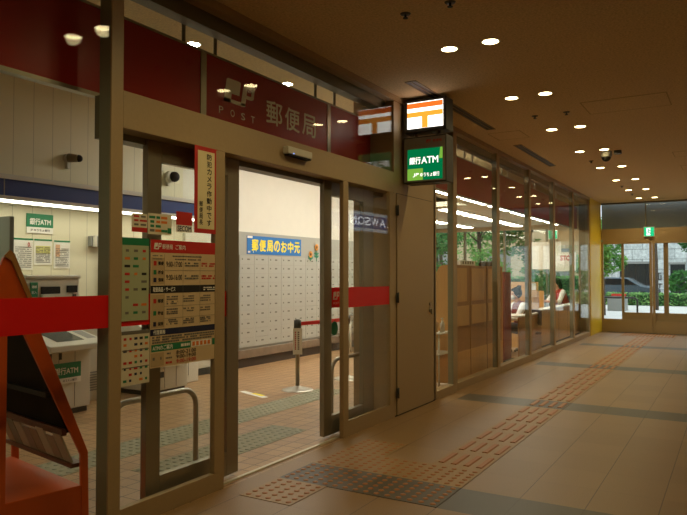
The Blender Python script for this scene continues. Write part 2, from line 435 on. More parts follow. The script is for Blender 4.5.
# service door in the pier
d3 = sroot('door_3', (6.88, FY-.014, 0))
obj('door_panel', MB().box(6.40, 7.36, FY-.026, FY-.015, .015, 2.37), M_frame, d3)
m = MB()
for a in ((6.392, 6.398), (7.362, 7.368)): m.box(*a, FY-.0155, FY-.0143, .0, 2.378)
m.box(6.392, 7.368, FY-.0155, FY-.0143, 2.372, 2.378); m.box(6.36, 7.45, FY-.0155, FY-.0143, 0, .014)
obj('door_gap', m, M_dark, d3)
for z in (2.19, 1.26, .25):
    m = MB(); m.box(6.365, 6.43, FY-.034, FY-.0265, z-.05, z+.05).cyl((6.396, FY-.04, z-.055), (6.396, FY-.04, z+.055), .009, n=10); obj('hinge', m, M_dkgrey, d3)
m = MB()
for z, r in ((1.16, .02), (1.09, .028)): m.cyl((7.27, FY-.026, z), (7.27, FY-.04, z), r, n=16)
m.box(7.262, 7.278, FY-.059, FY-.04, 1.04, 1.10); obj('door_lock', m, M_steel, d3)
# --- end wall: corridor entrance
m = MB(); m.box(XE, XE+.12, -2.6, FY, 2.42, 2.72); struct('trim_15', m, M_frame)
m = MB(); m.box(XE, XE+.12, -2.6, .6, 0, 2.42); struct('wall_end', m, M_wallx)
w = sroot('window_12', (XE, 1.6, 2.72)); m = MB(); m.box(XE+.04, XE+.05, -2.6, FY, 2.72, HC); obj('glass_pane', m, M_glass, w)
m = MB(); m.box(XE+.02, XE+.08, 2.0, 2.03, 2.72, HC).box(XE+.02, XE+.08, -2.6, FY, 3.38, HC); obj('window_frame', m, M_frame_dk, w)
m = MB(); m.box(XE+.3, XE+.34, -2.6, FY, 2.55, 5.2); struct('wall_canopy', m, mat('canopy_grey', '#7f8480', .6))
def end_door(n, y0, y1, xo, st=.07, bot=.33, mid=None):
    d = sroot('door_%d' % n, (XE+xo, (y0+y1)/2, 0)); x0, x1 = XE+xo, XE+xo+.05
    m = MB(); m.box(x0, x1, y0, y0+st, 0, 2.4).box(x0, x1, y1-st, y1, 0, 2.4).box(x0, x1, y0+st, y1-st, 0, bot).box(x0, x1, y0+st, y1-st, 2.32, 2.42)
    obj('door_frame', m, M_frame, d, .003); obj('glass_pane', MB().box(x0+.02, x0+.028, y0+st, y1-st, bot, 2.32), M_glass, d); return d
end_door(4, 1.875, 3.12, 0, .06, .34); end_door(5, .62, 1.865, 0, .06, .30)
end_door(6, 1.55, 2.62, .07, .06, .52); end_door(7, .62, 1.56, .07, .06, .52)
# --- end wall: post office glazing
w = sroot('window_13', (XE, 6.5, 0)); m = MB()
for y in (3.42, 4.55, 5.75, 6.95, 8.15, 9.9): m.box(XE, XE+.08, y-.03, y+.03, 0, 2.78)
m.box(XE, XE+.08, 3.39, 10, 0, .08); obj('window_frame', m, M_frame_dk, w)
obj('glass_pane', MB().box(XE+.03, XE+.038, 3.42, 10, .08, 2.78), M_glass, w)
m = MB(); m.box(XE, XE+.1, FY+.25, 10, 2.78, HI).box(XE-.01, XE, FY+.25, 4.5, 2.42, 2.9); struct('wall_head', m, M_wallx)
# --- the shop across the corridor (its lit sign shows mirrored in the glass)
m = MB(); m.box(-3, 13.2, -2.72, -2.6, 0, HC).box(13.2, XE+.1, -2.72, -2.6, 2.75, HC); struct('wall_right', m, M_wallx)
m = MB(); m.box(13.2, XE+.1, -7.6, -7.5, 0, HC).box(13.1, 13.2, -7.5, -2.72, 0, HC).box(XE, XE+.1, -7.5, -2.6, 0, HC); struct('wall_shop', m, M_wallx)
struct('ceiling_shop', MB().box(13.1, XE+.1, -7.6, -2.6, 3.0, 3.1), M_hceil); struct('floor_shop', MB().box(13.1, XE+.1, -7.6, -2.6, -.1, 0), M_hall)
# ================================================================== LAMPS
dl0 = None
def downlight(x, y, z, lens, label, group, r=.066):
    global dl0
    t = thing('downlight', label, 'ceiling light', (x, y, z), group)
    if r not in _dlm:
        m = MB(); m.lathe((0, 0, 0), [(r, -.004), (r+.012, -.006), (r+.014, 0)], 28)
        l = MB(); l.cyl((0, 0, -.002), (0, 0, 0), r, n=28)
        _dlm[r] = (m.mesh('lamp_rim', [M_white]), l)
    a = bpy.data.objects.new('lamp_rim', _dlm[r][0]); COL.objects.link(a); a.parent = t
    key = (r, lens.name)
    if key not in _dlm: _dlm[key] = _dlm[r][1].mesh('lamp_lens', [lens])
    b = bpy.data.objects.new('lamp_lens', _dlm[key]); COL.objects.link(b); b.parent = t
    if z == HC:                                       # the lamp's own downward beam
        if 'beam' not in _dlm:
            L = bpy.data.lights.new('downlight_beam', 'SPOT'); L.energy = DL_BEAM; L.color = WARM; L.spot_size = R(152); L.spot_blend = .7; L.shadow_soft_size = .06; _dlm['beam'] = L
        l = bpy.data.objects.new('downlight_beam', _dlm['beam']); COL.objects.link(l); l.parent = t; l.location = (0, 0, -.012)
    return t
_dlm = {}
ordn = ['nearest', 'second', 'third', 'fourth', 'fifth', 'sixth', 'seventh', 'farthest']
for k in range(-3, 8):
    for side, y in (('shop window', 2.075), ('corridor middle', 1.715)):
        lab = 'round corridor downlight on the %s side of the %s visible pair' % (side, ordn[k]) if k >= 0 else 'round corridor downlight on the %s side, behind the viewer' % side
        downlight(5.28+1.82*k, y, HC, M_dl, lab, 'corridor ceiling downlights')
M_dlh = emis('hall_spot_lens', (1, .97, .85), 60)
for x, s in ((4.79, 'left'), (6.36, 'right')): downlight(x, 4.53, HI, M_dlh, 'bright white spot above the red fascia, the %s of the two' % s, 'spots over the red fascia')
def tube(x0, y, z, L, label, group, along='x', m=None, w=.11):
    t = thing('fluorescent_light', label, 'ceiling light', (x0, y, z), group)
    b = (0, L, -w-.02, w+.02) if along == 'x' else (-w-.02, w+.02, 0, L)
    c = (.02, L-.02, -w, w) if along == 'x' else (-w, w, .02, L-.02)
    def bx(a, z0, z1): return MB().box(a[0], a[1], a[2], a[3], z0, z1)
    for nm, mm, mt in (('light_housing', bx(b, -.04, 0), M_white), ('diffuser', bx(c, -.055, -.04), m or M_tube)):
        o = bpy.data.objects.new(nm, mm.mesh(nm, [mt])); COL.objects.link(o); o.parent = t
    return t
for k, x in enumerate((9.75, 11.15, 12.65, 14.15, 15.65, 17.1)):
    tube(x, 4.08, 2.9, 1.2, 'fluorescent strip in the row nearest the shop window, number %s from the service door' % ['one', 'two', 'three', 'four', 'five', 'six'][k], 'strips nearest the window')
for k, x in enumerate((12.85, 14.25, 15.75, 17.2)):
    tube(x, 5.2, 2.9, 1.2, 'fluorescent strip in the second row from the window, number %s from the near end' % ['one', 'two', 'three', 'four'][k], 'second row of strips')
for k, x in enumerate((13.2, 15.2, 17.1)):
    tube(x, 6.6, 2.9, 1.2, 'fluorescent strip in the rearmost row over the office, number %s from the near end' % ['one', 'two', 'three'][k], 'rear row of strips')
for k, (x, y) in enumerate(((7.2, 5.2), (9.2, 5.2), (10.9, 5.2))):
    tube(x, y, HI, 1.6, 'fluorescent strip over the hall behind the red fascia', 'hall ceiling strips', m=M_tubeh, w=.13)
for k, x in enumerate((14.2, 15.6, 17.0)):
    tube(x, -5.6, 2.985, 2.0, 'fluorescent strip in the shop across the corridor', 'strips of the opposite shop', 'y')
# ================================================================== SIGNS OF THE SHOPFRONT
# --- red fascia boards hung behind the glass
f = thing('fascia_sign', 'dark red fascia board with white post office lettering above the door', 'sign', (3.6, 3.42, 2.63))
obj('board', MB().box(1.0, 6.33, 3.40, 3.45, 2.63, 3.16), M_red, f)
m = MB(); m.box(1.0, 6.33, 3.392, 3.45, 3.16, 3.175).box(1.0, 6.33, 3.392, 3.45, 2.605, 2.63)
for x in (3.70, 5.47): m.box(x-.03, x+.03, 3.393, 3.40, 2.63, 3.16)
obj('board_trim', m, M_steel, f)
m = MB(); FT = 3.397
logo_jp(m, (4.12, FT, 2.945), .36, .19)
for ch, x in zip('POST', (3.90, 4.035, 4.165, 4.29)): text(m, ch, (x, FT, 2.772), .05, .055)
for ch, x in zip('郵便局', (4.585, 4.855, 5.125)): text(m, ch, (x, FT, 2.885), .225, .20, bold=.018)
obj('lettering', m, mat('fascia_lettering', '#f4ecd8', .5), f)
for x in (1.6, 3.52, 3.86, 5.27, 5.62): obj('hanger_rod', MB().cyl((x, 3.425, 3.17), (x, 3.425, HI), .014, n=10), M_frame_dk, f)
f = thing('fascia_sign', 'plain red fascia board running above the glazed bays to the far end', 'sign', (12, 3.42, 2.66))
obj('board', MB().box(7.48, 17.28, 3.42, 3.47, 2.66, 3.19), M_red, f)
obj('board_trim', MB().box(7.48, 17.28, 3.415, 3.47, 3.19, 3.205).box(7.48, 17.28, 3.415, 3.47, 2.64, 2.66), M_steel, f)
for k in range(5):
    for dx in (1.15, 1.5): obj('hanger_rod', MB().cyl((8.2+1.82*k+dx, 3.445, 3.2), (8.2+1.82*k+dx, 3.445, HI), .014, n=8), M_steel_lt, f)
# --- lit bracket signs
SX = 6.52
t = thing('lit_sign', 'upper lit box sign with an orange post mark on white', 'sign', (SX, 3.09, 3.03))
obj('sign_case', MB().box(SX, SX+.2, 2.60, 3.095, 3.035, 3.385), M_dkgrey, t, .006)
obj('white_face', MB().box(SX-.006, SX, 2.635, 3.045, 3.075, 3.355), emis('sign_white', (1, .96, .86), 3.2), t)
m = MB(); x = SX-.0075
m.box(x, x+.001, 2.635, 3.045, 3.29, 3.348); obj('upper_bar', m, emis('sign_orange_red', (1, .17, .02), 1.25), t)
m = MB(); m.box(x, x+.001, 2.635, 3.045, 3.195, 3.25).box(x, x+.001, 2.805, 2.875, 3.075, 3.195); obj('mark_tee', m, emis('sign_orange', (1, .33, .03), 1.45), t)
t2 = thing('lit_sign', 'lower lit green bank ATM box sign under the orange one', 'sign', (SX, 3.09, 2.48))
obj('sign_case', MB().box(SX, SX+.2, 2.60, 3.095, 2.485, 2.985), M_dkgrey, t2, .006)
obj('white_face', MB().box(SX-.004, SX, 2.61, 3.085, 2.50, 2.97), mat('sign_face_paint', '#8b8576', .5), t2)
x = SX-.006
obj('green_face', MB().box(x, x+.003, 2.64, 3.045, 2.515, 2.85), emis('sign_green', (.0, .17, .05), 1.0), t2)
m = MB(); m.box(x-.001, x, 2.865, 3.045, 2.515, 2.64); m.prism([(x-.001, 2.64, 2.73), (x-.001, 2.68, 2.73), (x-.001, 2.665, 2.85), (x-.001, 2.64, 2.85)], (.0008, 0, 0)); obj('lime_block', m, emis('sign_lime', (.20, .45, .05), 1.0), t2)
U, V = (0, -1, 0), (0, 0, 1); x -= .0022
m = MB(); text(m, '銀行', (x, 2.955, 2.725), .13, .075, U, V, .03); text(m, 'ATM', (x, 2.785, 2.725), .19, .07, U, V, .03)
text(m, 'JP', (x, 2.945, 2.57), .06, .04, U, V, .04, italic=.25); text(m, 'ゆうちょ銀行', (x, 2.785, 2.57), .22, .045, U, V, .02)
obj('lettering', m, emis('sign_letter_white', (1, .97, .85), 1.5), t2)
m = MB(); logo_jp(m, (SX-.005, 2.80, 2.925), .05, .032, U, V); text(m, '郵便局', (SX-.005, 2.70, 2.925), .1, .03, U, V, .02); obj('lettering', m, M_redink, t2)
m = MB(); m.cyl((SX+.1, 2.72, 2.985), (SX+.1, 2.72, 3.035), .012).cyl((SX+.1, 2.99, 2.985), (SX+.1, 2.99, 3.035), .012); obj('hanger', m, M_steel, t2)
# --- door sensor on the transom
t = thing('door_sensor', 'white motion sensor bar on the beam above the sliding door', 'sensor', (4.5, FY-.015, 2.46))
obj('sensor_case', MB().box(4.33, 4.68, FY-.07, FY-.015, 2.475, 2.535), M_offw, t, .006)
obj('sensor_lens', MB().box(4.345, 4.665, FY-.068, FY-.02, 2.462, 2.474), M_dark, t)
obj('indicator_light', MB().box(4.40, 4.41, FY-.0715, FY-.0695, 2.478, 2.484), emis('blue_led', (.15, .3, 1), 4), t)
# --- notices stuck on the left side light
def notice(name, label, cat, x0, x1, z0, z1, y, sheet, yb=.003, group=None):
    t = thing(name, label, cat, ((x0+x1)/2, y, z0), group)
    obj('sheet', MB().box(x0, x1, y, y+yb, z0, z1), sheet, t); return t
PY = FY-.0095
t = notice('warning_notice', 'tall red bordered notice with vertical black writing on the left glass', 'notice', 3.325, 3.55, 1.785, 2.378, PY-.004, M_redink)
y = PY-.0048; obj('cream_panel', MB().box(3.355, 3.522, y, y+.0007, 1.815, 2.348), M_cream, t)
m = MB()
for i, ch in enumerate('防犯カメラ作動中です'): text(m, ch, (3.468, y-.0006, 2.312-.0505*i), .044 if ch not in '防犯作動' else .048, .040, bold=.03)
for i, ch in enumerate('郵便局長'): text(m, ch, (3.388, y-.0006, 1.985-.042*i), .034, .034, bold=.02)
obj('lettering', m, M_ink, t)
t = notice('opening_hours_board', 'large tan opening hours board with red header on the left glass', 'notice', 2.945, 3.548, .92, 1.722, PY, M_tan)
y = PY-.0008; yt = y-.0006
zt = lambda k: 1.722-.802*k
def slab(nm, k0, k1, mt, x0=2.945, x1=3.548): obj(nm, MB().box(x0, x1, y, y+.0007, zt(k1), zt(k0)), mt, t)
slab('red_header', .0, .10, M_redink); slab('black_band', .36, .42, M_ink); slab('navy_band', .70, .75, M_navy); slab('green_band', .82, .875, M_green, 2.955, 3.3)
slab('green_band', .82, .875, M_green, 3.51, 3.54); slab('label_column', .14, .35, mat('sand_paper', '#b89e74', .7), 2.952, 3.06); slab('label_column', .43, .69, MATS['sand_paper'], 2.952, 3.06); slab('label_column', .885, .99, MATS['sand_paper'], 2.952, 3.06)
m = MB(); logo_jp(m, (3.0, yt, zt(.05)), .06, .04); text(m, '郵便局', (3.085, yt, zt(.052)), .09, .032, bold=.01); text(m, 'ご案内', (3.20, yt, zt(.052)), .09, .032, bold=.01)
text(m, '取扱商品・サービス', (3.06, yt, zt(.39)), .19, .03, bold=.03); text(m, '代理業務', (3.02, yt, zt(.725)), .1, .028, bold=.03); text(m, 'ATMのご案内', (3.05, yt, zt(.847)), .17, .03, bold=.03)
marks(m, 3.42, 3.54, zt(.383), yt, .008); marks(m, 3.42, 3.54, zt(.40), yt, .008); marks(m, 3.21, 3.29, zt(.847), yt, .018)
obj('lettering', m, M_paperw, t)
m = MB(); text(m, '9:00-17:00', (3.145, yt, zt(.19)), .14, .034, bold=.01); text(m, '9:00-16:00', (3.145, yt, zt(.295)), .14, .034, bold=.01)
text(m, '8:00-21:00', (3.26, yt, zt(.90)), .18, .023, bold=.03); text(m, '9:00-19:00', (3.26, yt, zt(.935)), .18, .023, bold=.03)
for k, ch in ((.185, '郵便'), (.255, '貯金'), (.315, '保険'), (.48, '郵便'), (.575, '貯金'), (.66, '保険')): text(m, ch, (3.03, yt, zt(k)), .045, .024, bold=.03)
obj('lettering', m, M_ink, t)
m = MB()
for k in (.125, .15): marks(m, 2.96, 3.04, zt(k), yt, .007); marks(m, 3.13, 3.4, zt(k), yt, .008)
for k in (.18, .20, .285, .305): marks(m, 3.24, 3.37, zt(k), yt, .011)
for x in (3.08, 3.23, 3.39):
    for k in (.45, .47, .49, .505, .55, .57, .585, .635, .65, .667): 
        if (int(x*100)+int(k*1000)) % 4: marks(m, x, x+.10, zt(k), yt, .009)
for k in (.765, .785, .805): marks(m, 2.96, 3.53, zt(k), yt, .011)
marks(m, 3.075, 3.13, zt(.90), yt, .01); marks(m, 3.075, 3.13, zt(.935), yt, .01); marks(m, 2.965, 3.04, zt(.93), yt, .018)
for k in (.24, .525, .62): m.box(3.06, 3.54, yt, yt+.0003, zt(k)-.0008, zt(k)+.0008)
for x in (3.06, 3.225, 3.385): m.box(x-.0008, x+.0008, yt, yt+.0003, zt(.69), zt(.11))
obj('small_print', m, M_greyink, t)
m = MB(); text(m, '9:00-19:00', (3.26, yt, zt(.972)), .18, .023, bold=.03); marks(m, 3.075, 3.13, zt(.972), yt, .014)
for k in (.18, .20, .285, .305): marks(m, 3.40, 3.54, zt(k), yt, .011)
for k in (.185, .48): m.quad((2.968, yt, zt(k)-.014), (2.992, yt, zt(k)-.014), (2.992, yt, zt(k)+.014), (2.968, yt, zt(k)+.014))
obj('lettering', m, M_redink, t)
for k, mt in ((.255, M_green), (.315, M_navy), (.575, M_green), (.66, M_navy)): obj('label_square', MB().box(2.968, 2.992, yt, yt+.0003, zt(k)-.014, zt(k)+.014), mt, t)
m = MB(); m.box(3.305, 3.50, y, y+.0005, zt(.873), zt(.822)); obj('card_strip', m, M_paperw, t)
m = MB()
for i in range(5): m.box(3.315+.037*i, 3.34+.037*i, y-.0006, y-.0002, zt(.865), zt(.83))
obj('card_marks', m, M_orink, t)
def marked(t, x0, x1, z0, z1, y, cols, rows, w, h, pal, seed, dens=.9):
    rs = random.Random(seed); buckets = {}
    for i in range(cols):
        for j in range(rows):
            if rs.random() > dens: continue
            cx = x0+(x1-x0)*(i+.5)/cols; cz = z0+(z1-z0)*(j+.5)/rows; mm = rs.choice(pal); ww = w*rs.uniform(.6, 1.2)
            buckets.setdefault(mm.name, (MB(), mm))[0].box(cx-ww/2, cx+ww/2, y-.0006, y, cz-h/2, cz+h/2)
    for nm, (b, mm) in buckets.items(): obj('printed_marks', b, mm, t)
t = notice('service_list', 'green headed list of services on the glass left of the hours board', 'notice', 2.722, 2.93, 1.225, 1.725, PY, mat('green_tint_paper', '#a9b08a', .7))
obj('green_header', MB().box(2.722, 2.93, PY-.0006, PY, 1.68, 1.725), M_green, t); marked(t, 2.728, 2.925, 1.25, 1.67, PY, 3, 9, .038, .015, [M_orink, M_ink, M_green, M_redink, M_greyink], 3)
t = notice('card_list', 'cream sheet of accepted card marks on the glass below the red band', 'notice', 2.722, 2.94, .84, 1.165, PY, M_paper)
obj('grey_header', MB().box(2.722, 2.94, PY-.0006, PY, 1.143, 1.165), M_greyink, t); obj('rule', MB().box(2.728, 2.935, PY-.0008, PY, 1.046, 1.052).box(2.728, 2.935, PY-.0008, PY, .942, .948), M_greyink, t)
marked(t, 2.728, 2.935, .85, 1.135, PY, 5, 8, .024, .015, [M_orink, M_redink, M_green, M_navy, M_ink], 5)
IY = FY+.0095
t = notice('security_sticker', 'square red and white security sticker on glass above the hours board', 'sticker', 3.163, 3.308, 1.782, 1.915, PY, M_redink)
obj('white_strip', MB().box(3.163, 3.308, PY-.0006, PY, 1.782, 1.828), M_paperw, t); m = MB(); text(m, 'SECOM', (3.2355, PY-.0012, 1.805), .125, .034, bold=.04); obj('lettering', m, M_navy, t)
t = notice('leaflet_notice', 'white leaflet with red foot on the glass left of the security sticker', 'notice', 2.795, 2.915, 1.762, 1.875, PY, M_paper)
obj('red_foot', MB().box(2.795, 2.915, PY-.0006, PY, 1.762, 1.79), M_redink, t); marked(t, 2.80, 2.91, 1.795, 1.87, PY, 2, 3, .05, .012, [M_redink, M_greyink], 8)
t = notice('leaflet_notice', 'pale leaflet with orange figures between red footed leaflet and security sticker', 'notice', 2.922, 3.12, 1.755, 1.885, PY, M_paper)
obj('green_corner', MB().box(3.085, 3.118, PY-.0006, PY, 1.765, 1.80), M_green, t); marked(t, 2.93, 3.08, 1.765, 1.875, PY, 3, 4, .05, .016, [M_orink, M_greyink, M_green], 9)

# ================================================================== CORRIDOR FLOOR AND CEILING FITTINGS
def studs(mb, x0, x1, y0, y1, nx, ny, z=.0035):
    for i in range(nx):
        for j in range(ny):
            x = x0+(x1-x0)*(i+.5)/nx; yy = y0+(y1-y0)*(j+.5)/ny
            mb.lathe((x, yy, z), [(0, .005), (.014, .005), (.019, .003), (.021, 0)][::-1], 10)
t = thing('tactile_paving', 'tan tactile paving with round brown studs in front of the sliding door', 'tactile paving', (4.48, 2.3, 0))
m = MB(); p = MB(); X = [TX0+TXP*k for k in range(-1, 4)]; Yr = [TY0-TYP*k for k in range(4)]
for i in range(4): studs(m, X[i]+.01, X[i+1]-.01, Yr[1]+.0, Yr[0]-.0, 6, 5)
for r in (1, 2):
    for i in (1, 2): studs(m, X[i]+.01, X[i+1]-.01, Yr[r+1], Yr[r], 6, 5 if r == 1 else 5)
p.box(X[0], X[4], Yr[1], Yr[0], 0, .0035).box(X[1], X[3], Yr[3], Yr[1]-.0002, 0, .0035)
def onfloor(nm, mb, mt, parent):      # keeps the paving grid of the floor's own material
    o = obj(nm, mb, mt, parent); return o
obj('stud', m, M_stud, t)['kind'] = 'stuff'
M_tacb = mat('tactile_tile_tan', '#987849', .5, noise=.18, nscale=150); M_tacg = mat('tactile_tile_grey', '#544c3d', .5, noise=.18, nscale=150)
a = MB(); g = MB(); a.box(X[0], X[1], Yr[1], Yr[0], 0, .0035); a.prism([(X[2], Yr[3], 0), (X[3], Yr[3], 0), (X[3], Yr[1], 0), (X[4], Yr[1], 0), (X[4], Yr[0], 0), (X[2], Yr[0], 0)], (0, 0, .0035)); g.box(X[1], X[2], Yr[3], Yr[0], 0, .0035)
obj('tan_tile', a, M_tacb, t); obj('grey_tile', g, M_tacg, t, label='grey tiles where the dark floor band crosses')
t = thing('tactile_paving', 'tan tactile guide path of raised bars running along to the far entrance', 'tactile paving', (12, 1.9, 0))
a = MB(); g = MB(); bars = MB(); k = 2
while TX0+TXP*(k+1) < 17.7:
    x0 = TX0+TXP*k
    if k % 8 == 0: obj('grey_tile', MB().box(x0, x0+TXP, Yr[3], Yr[2], .0034, .0037), M_tacg, t, label='grey tile where a dark floor band crosses')
    for j in range(4):
        yc = Yr[3]+(j+.5)*TYP/4
        st = .09*(j % 2)
        xa, xb = x0+.07, x0+TXP-.07
        prof = [(-.026, 0), (-.019, .006), (.019, .006), (.026, 0)]
        bars.prism([(xa, yc+u, .0035+z) for u, z in prof], (xb-xa, 0, 0))
    k += 1
a.box(TX0+TXP*2, TX0+TXP*k, Yr[3], Yr[2], 0, .0035); obj('tan_tile', a, M_tacb, t); obj('bar', bars, M_stud, t)['kind'] = 'stuff'
t = thing('tactile_paving', 'patch of studded tactile paving before the far glass entrance', 'tactile paving', (18, 1.9, 0))
m = MB(); studs(m, 17.72, 18.55, 1.3, 2.5, 12, 15); obj('stud', m, M_stud, t)['kind'] = 'stuff'
obj('tan_tile', MB().box(17.7, 18.56, 1.28, 2.52, 0, .0035), M_tacb, t)
# slot diffusers
for (x0, x1, lab) in ((5.97, 8.5, 'slot air diffuser in the ceiling behind the lit box signs'), (9.71, 11.92, 'slot air diffuser in the ceiling along the glazed bays')):
    t = thing('air_diffuser', lab, 'air vent', (x0, 2.76, HC)); fr = MB(); fr.box(x0, x1, 2.70, 2.715, HC-.006, HC).box(x0, x1, 2.755, 2.765, HC-.006, HC).box(x0, x1, 2.805, 2.82, HC-.006, HC).box(x0, x0+.02, 2.7, 2.82, HC-.006, HC).box(x1-.02, x1, 2.7, 2.82, HC-.006, HC)
    obj('vent_frame', fr, mat('vent_frame', '#7d6a48', .6), t); obj('vent_slot', MB().box(x0+.02, x1-.02, 2.715, 2.805, HC-.002, HC), M_dark, t)
def hatch(x0, x1, y0, y1, z, lab):
    t = thing('ceiling_hatch', lab, 'access panel', ((x0+x1)/2, (y0+y1)/2, z)); m = MB(); w = .012
    m.box(x0, x1, y0, y0+w, z-.003, z).box(x0, x1, y1-w, y1, z-.003, z).box(x0, x0+w, y0, y1, z-.003, z).box(x1-w, x1, y0, y1, z-.003, z)
    obj('hatch_rim', m, mat('hatch_rim', '#b09a72', .8), t); obj('hatch_panel', MB().box(x0+w, x1-w, y0+w, y1-w, z-.002, z), M_ceil if z == HC else M_hceil, t)
hatch(8.74, 9.25, 2.45, 2.89, HC, 'square ceiling access panel between the two slot diffusers'); hatch(7.68, 8.3, .6, 1.48, HC, 'large ceiling access panel right of the downlight pairs')
hatch(11.5, 12.0, .3, .84, HC, 'ceiling access panel at the right edge, the nearer of two'); hatch(13.0, 13.6, .3, .82, HC, 'ceiling access panel at the right edge, the farther of two')
hatch(4.75, 5.5, 4.9, 5.6, HI, 'ceiling access panel inside the hall above the red fascia')
for i, (x, y, lab) in enumerate(((4.4, 2.07, 'dark ceiling sprinkler nearest the viewer, shop window side'), (4.37, 1.71, 'dark ceiling sprinkler nearest the viewer, corridor side'), (8.05, 2.07, 'small dark sprinkler before the third downlight pair, window side'), (8.04, 1.70, 'small dark sprinkler before the third downlight pair, corridor side'), (11.72, 2.08, 'small dark sprinkler beside the dome camera'), (15.37, 2.1, 'tiny dark sprinkler among the far downlights, the nearer'), (17.0, 2.1, 'tiny dark sprinkler among the far downlights, the farther'))):
    t = thing('sprinkler', lab, 'sprinkler', (x, y, HC)); obj('rose', MB().lathe((x, y, HC), [(.0, -.006), (.035, -.006), (.04, 0)], 16), M_dkgrey, t)
    obj('sprinkler_head', MB().cyl((x, y, HC-.03), (x, y, HC-.006), .009, n=8).cyl((x, y, HC-.034), (x, y, HC-.03), .02, n=12), M_dark, t)
t = thing('dome_camera', 'white ceiling security camera with dark dome among the downlights', 'camera', (10.95, 1.72, HC))
obj('camera_base', MB().lathe((10.95, 1.72, HC), [(0, -.09), (.075, -.09), (.085, -.06), (.085, 0)], 24), M_grey, t)
obj('dome', MB().ball((10.95, 1.72, HC-.09), .07, (1, 1, .95), 16), M_dark, t); obj('side_box', MB().box(10.9, 11.0, 1.5, 1.6, HC-.05, HC), M_dkgrey, t)
# exit signs
def exit_sign(x, y, z, lab, s=1.0, ax='x'):
    t = thing('exit_sign', lab, 'exit sign', (x, y, z)); w, h = .17*s, .17*s
    obj('sign_case', MB().box(x-.02, x+.03, y-w-.012, y+w+.012, z-h-.012, z+h+.012), M_white, t)
    obj('green_face', MB().box(x-.024, x-.02, y-w, y+w, z-h, z+h), emis('exit_green', (.01, .42, .16), 1.6), t)
    k = x-.026; m = MB(); m.box(k, k+.001, y-.05*s, y+.09*s, z-.14*s, z+.14*s); obj('doorway_mark', m, emis('exit_white', (.85, 1, .9), 1.6), t)
    k -= .0012; m = MB()                                      # the running figure
    m.cyl((k, y+.01*s, z+.075*s), (k-.0006, y+.01*s, z+.075*s), .024*s, n=12)
    for a, b in (((.01, .05), (-.0, -.03)), ((0, -.03), (-.05, -.06)), ((-.05, -.06), (-.06, -.11)), ((0, -.03), (.05, -.06)), ((.05, -.06), (.085, -.04)), ((.01, .04), (-.05, .03)), ((.01, .04), (.06, .0))):
        p, q = Vector((0, *a))*s, Vector((0, *b))*s; d = (q-p).normalized(); nn = Vector((0, -d.z, d.y))*.012*s; o = Vector((k, y, z)); m.quad(o+p+nn, o+q+nn, o+q-nn, o+p-nn)
    obj('running_figure', m, emis('exit_green_figure', (.0, .3, .12), 1.0), t)
exit_sign(XE-.035, 1.93, 2.62, 'green exit sign on the beam over the far glass entrance', .68)
exit_sign(XE-.4, 4.28, 2.60, 'green exit sign hanging inside the post office at the far end', .62)
obj_rod = bpy.data.objects
t = [o for o in bpy.data.objects if o.name.startswith('exit_sign') and o['label'].startswith('green exit sign hanging')][0]
obj('hanger_rod', MB().cyl((XE-.4, 4.28, 2.72), (XE-.4, 4.28, 2.9), .012), M_steel, t)
# sign of the opposite shop
t = thing('shop_sign', 'blue lit shop sign with white letters across the corridor, seen mirrored', 'sign', (16.8, -2.6, 2.85))
obj('sign_case', MB().box(13.3, XE, -2.6, -2.48, 2.69, 3.25), M_white, t); obj('blue_face', MB().box(13.3, XE, -2.478, -2.47, 2.79, 3.15), emis('shop_blue', (.02, .07, .25), 1.6), t)
obj('pale_strip', MB().box(13.3, XE, -2.478, -2.47, 3.15, 3.23).box(13.3, XE, -2.478, -2.47, 2.71, 2.79), emis('shop_pale', (.6, .68, .75), 1.4), t)
m = MB()
for ch, xx in zip('LAWSON', (17.46, 17.03, 16.56, 16.13, 15.76, 15.33)): text(m, ch, (xx, -2.466, 2.985), .42 if ch == 'W' else .34, .22, (-1, 0, 0), (0, 0, 1), .03)
obj('lettering', m, emis('shop_letters', (.95, .97, 1), 3.0), t)
# ================================================================== HALL
# --- post office boxes
t = thing('post_office_box_bank', 'pale grey wall of numbered post office boxes behind the sliding door', 'post boxes', (10.4, 7.0, .315))
bx0, bw, bh = 8.44, .383, .151
obj('box_frame', MB().box(bx0-.39, 12.4, 6.952, 7.0, .29, 2.21), mat('box_grey', '#a3a398', .45), t)
dm = MB(); dm.box(.003, bw-.003, -.012, 0, .003, bh-.003); dm.box(.05, .075, -.0135, -.012, .075, .10, 1); dm.box(.19, .255, -.0132, -.012, .075, .098, 1)
dme = dm.mesh('door', [mat('box_door_enamel', '#adada2', .4), mat('box_number_plate', '#6a675c', .5)])
for c in range(10):
    for r in range(10):
        o = bpy.data.objects.new('door', dme); COL.objects.link(o); o.parent = t
        o.location = Vector((bx0+bw*c, 6.952, .315+bh*r)) - Vector((10.4, 7.0, .315))
t = thing('stone_ledge', 'low brown stone ledge on a dark plinth under the post office boxes', 'ledge', (10, 6.9, 0))
obj('ledge_top', MB().box(8.1, 12.58, 6.86, 6.99, .15, .285), M_stone, t, .006); obj('plinth', MB().box(8.1, 12.58, 6.9, 6.99, 0, .15), M_darkst, t)
t = thing('banner', 'blue banner with yellow lettering on top of the post office boxes', 'banner', (9.63, 6.95, 1.87))
obj('sheet', MB().box(8.63, 10.21, 6.944, 6.95, 1.85, 2.155), M_bluebr, t)
m = MB()
for i, ch in enumerate('郵便局のお中元'): text(m, ch, (8.84+.206*i, 6.942, 2.0), .165, .19, bold=.045)
obj('lettering', m, M_yel, t)
m = MB(); m.box(8.635, 8.77, 6.9425, 6.9437, 2.115, 2.15); marks(m, 8.65, 8.80, 1.885, 6.9424, .03); obj('corner_print', m, M_paperw, t)
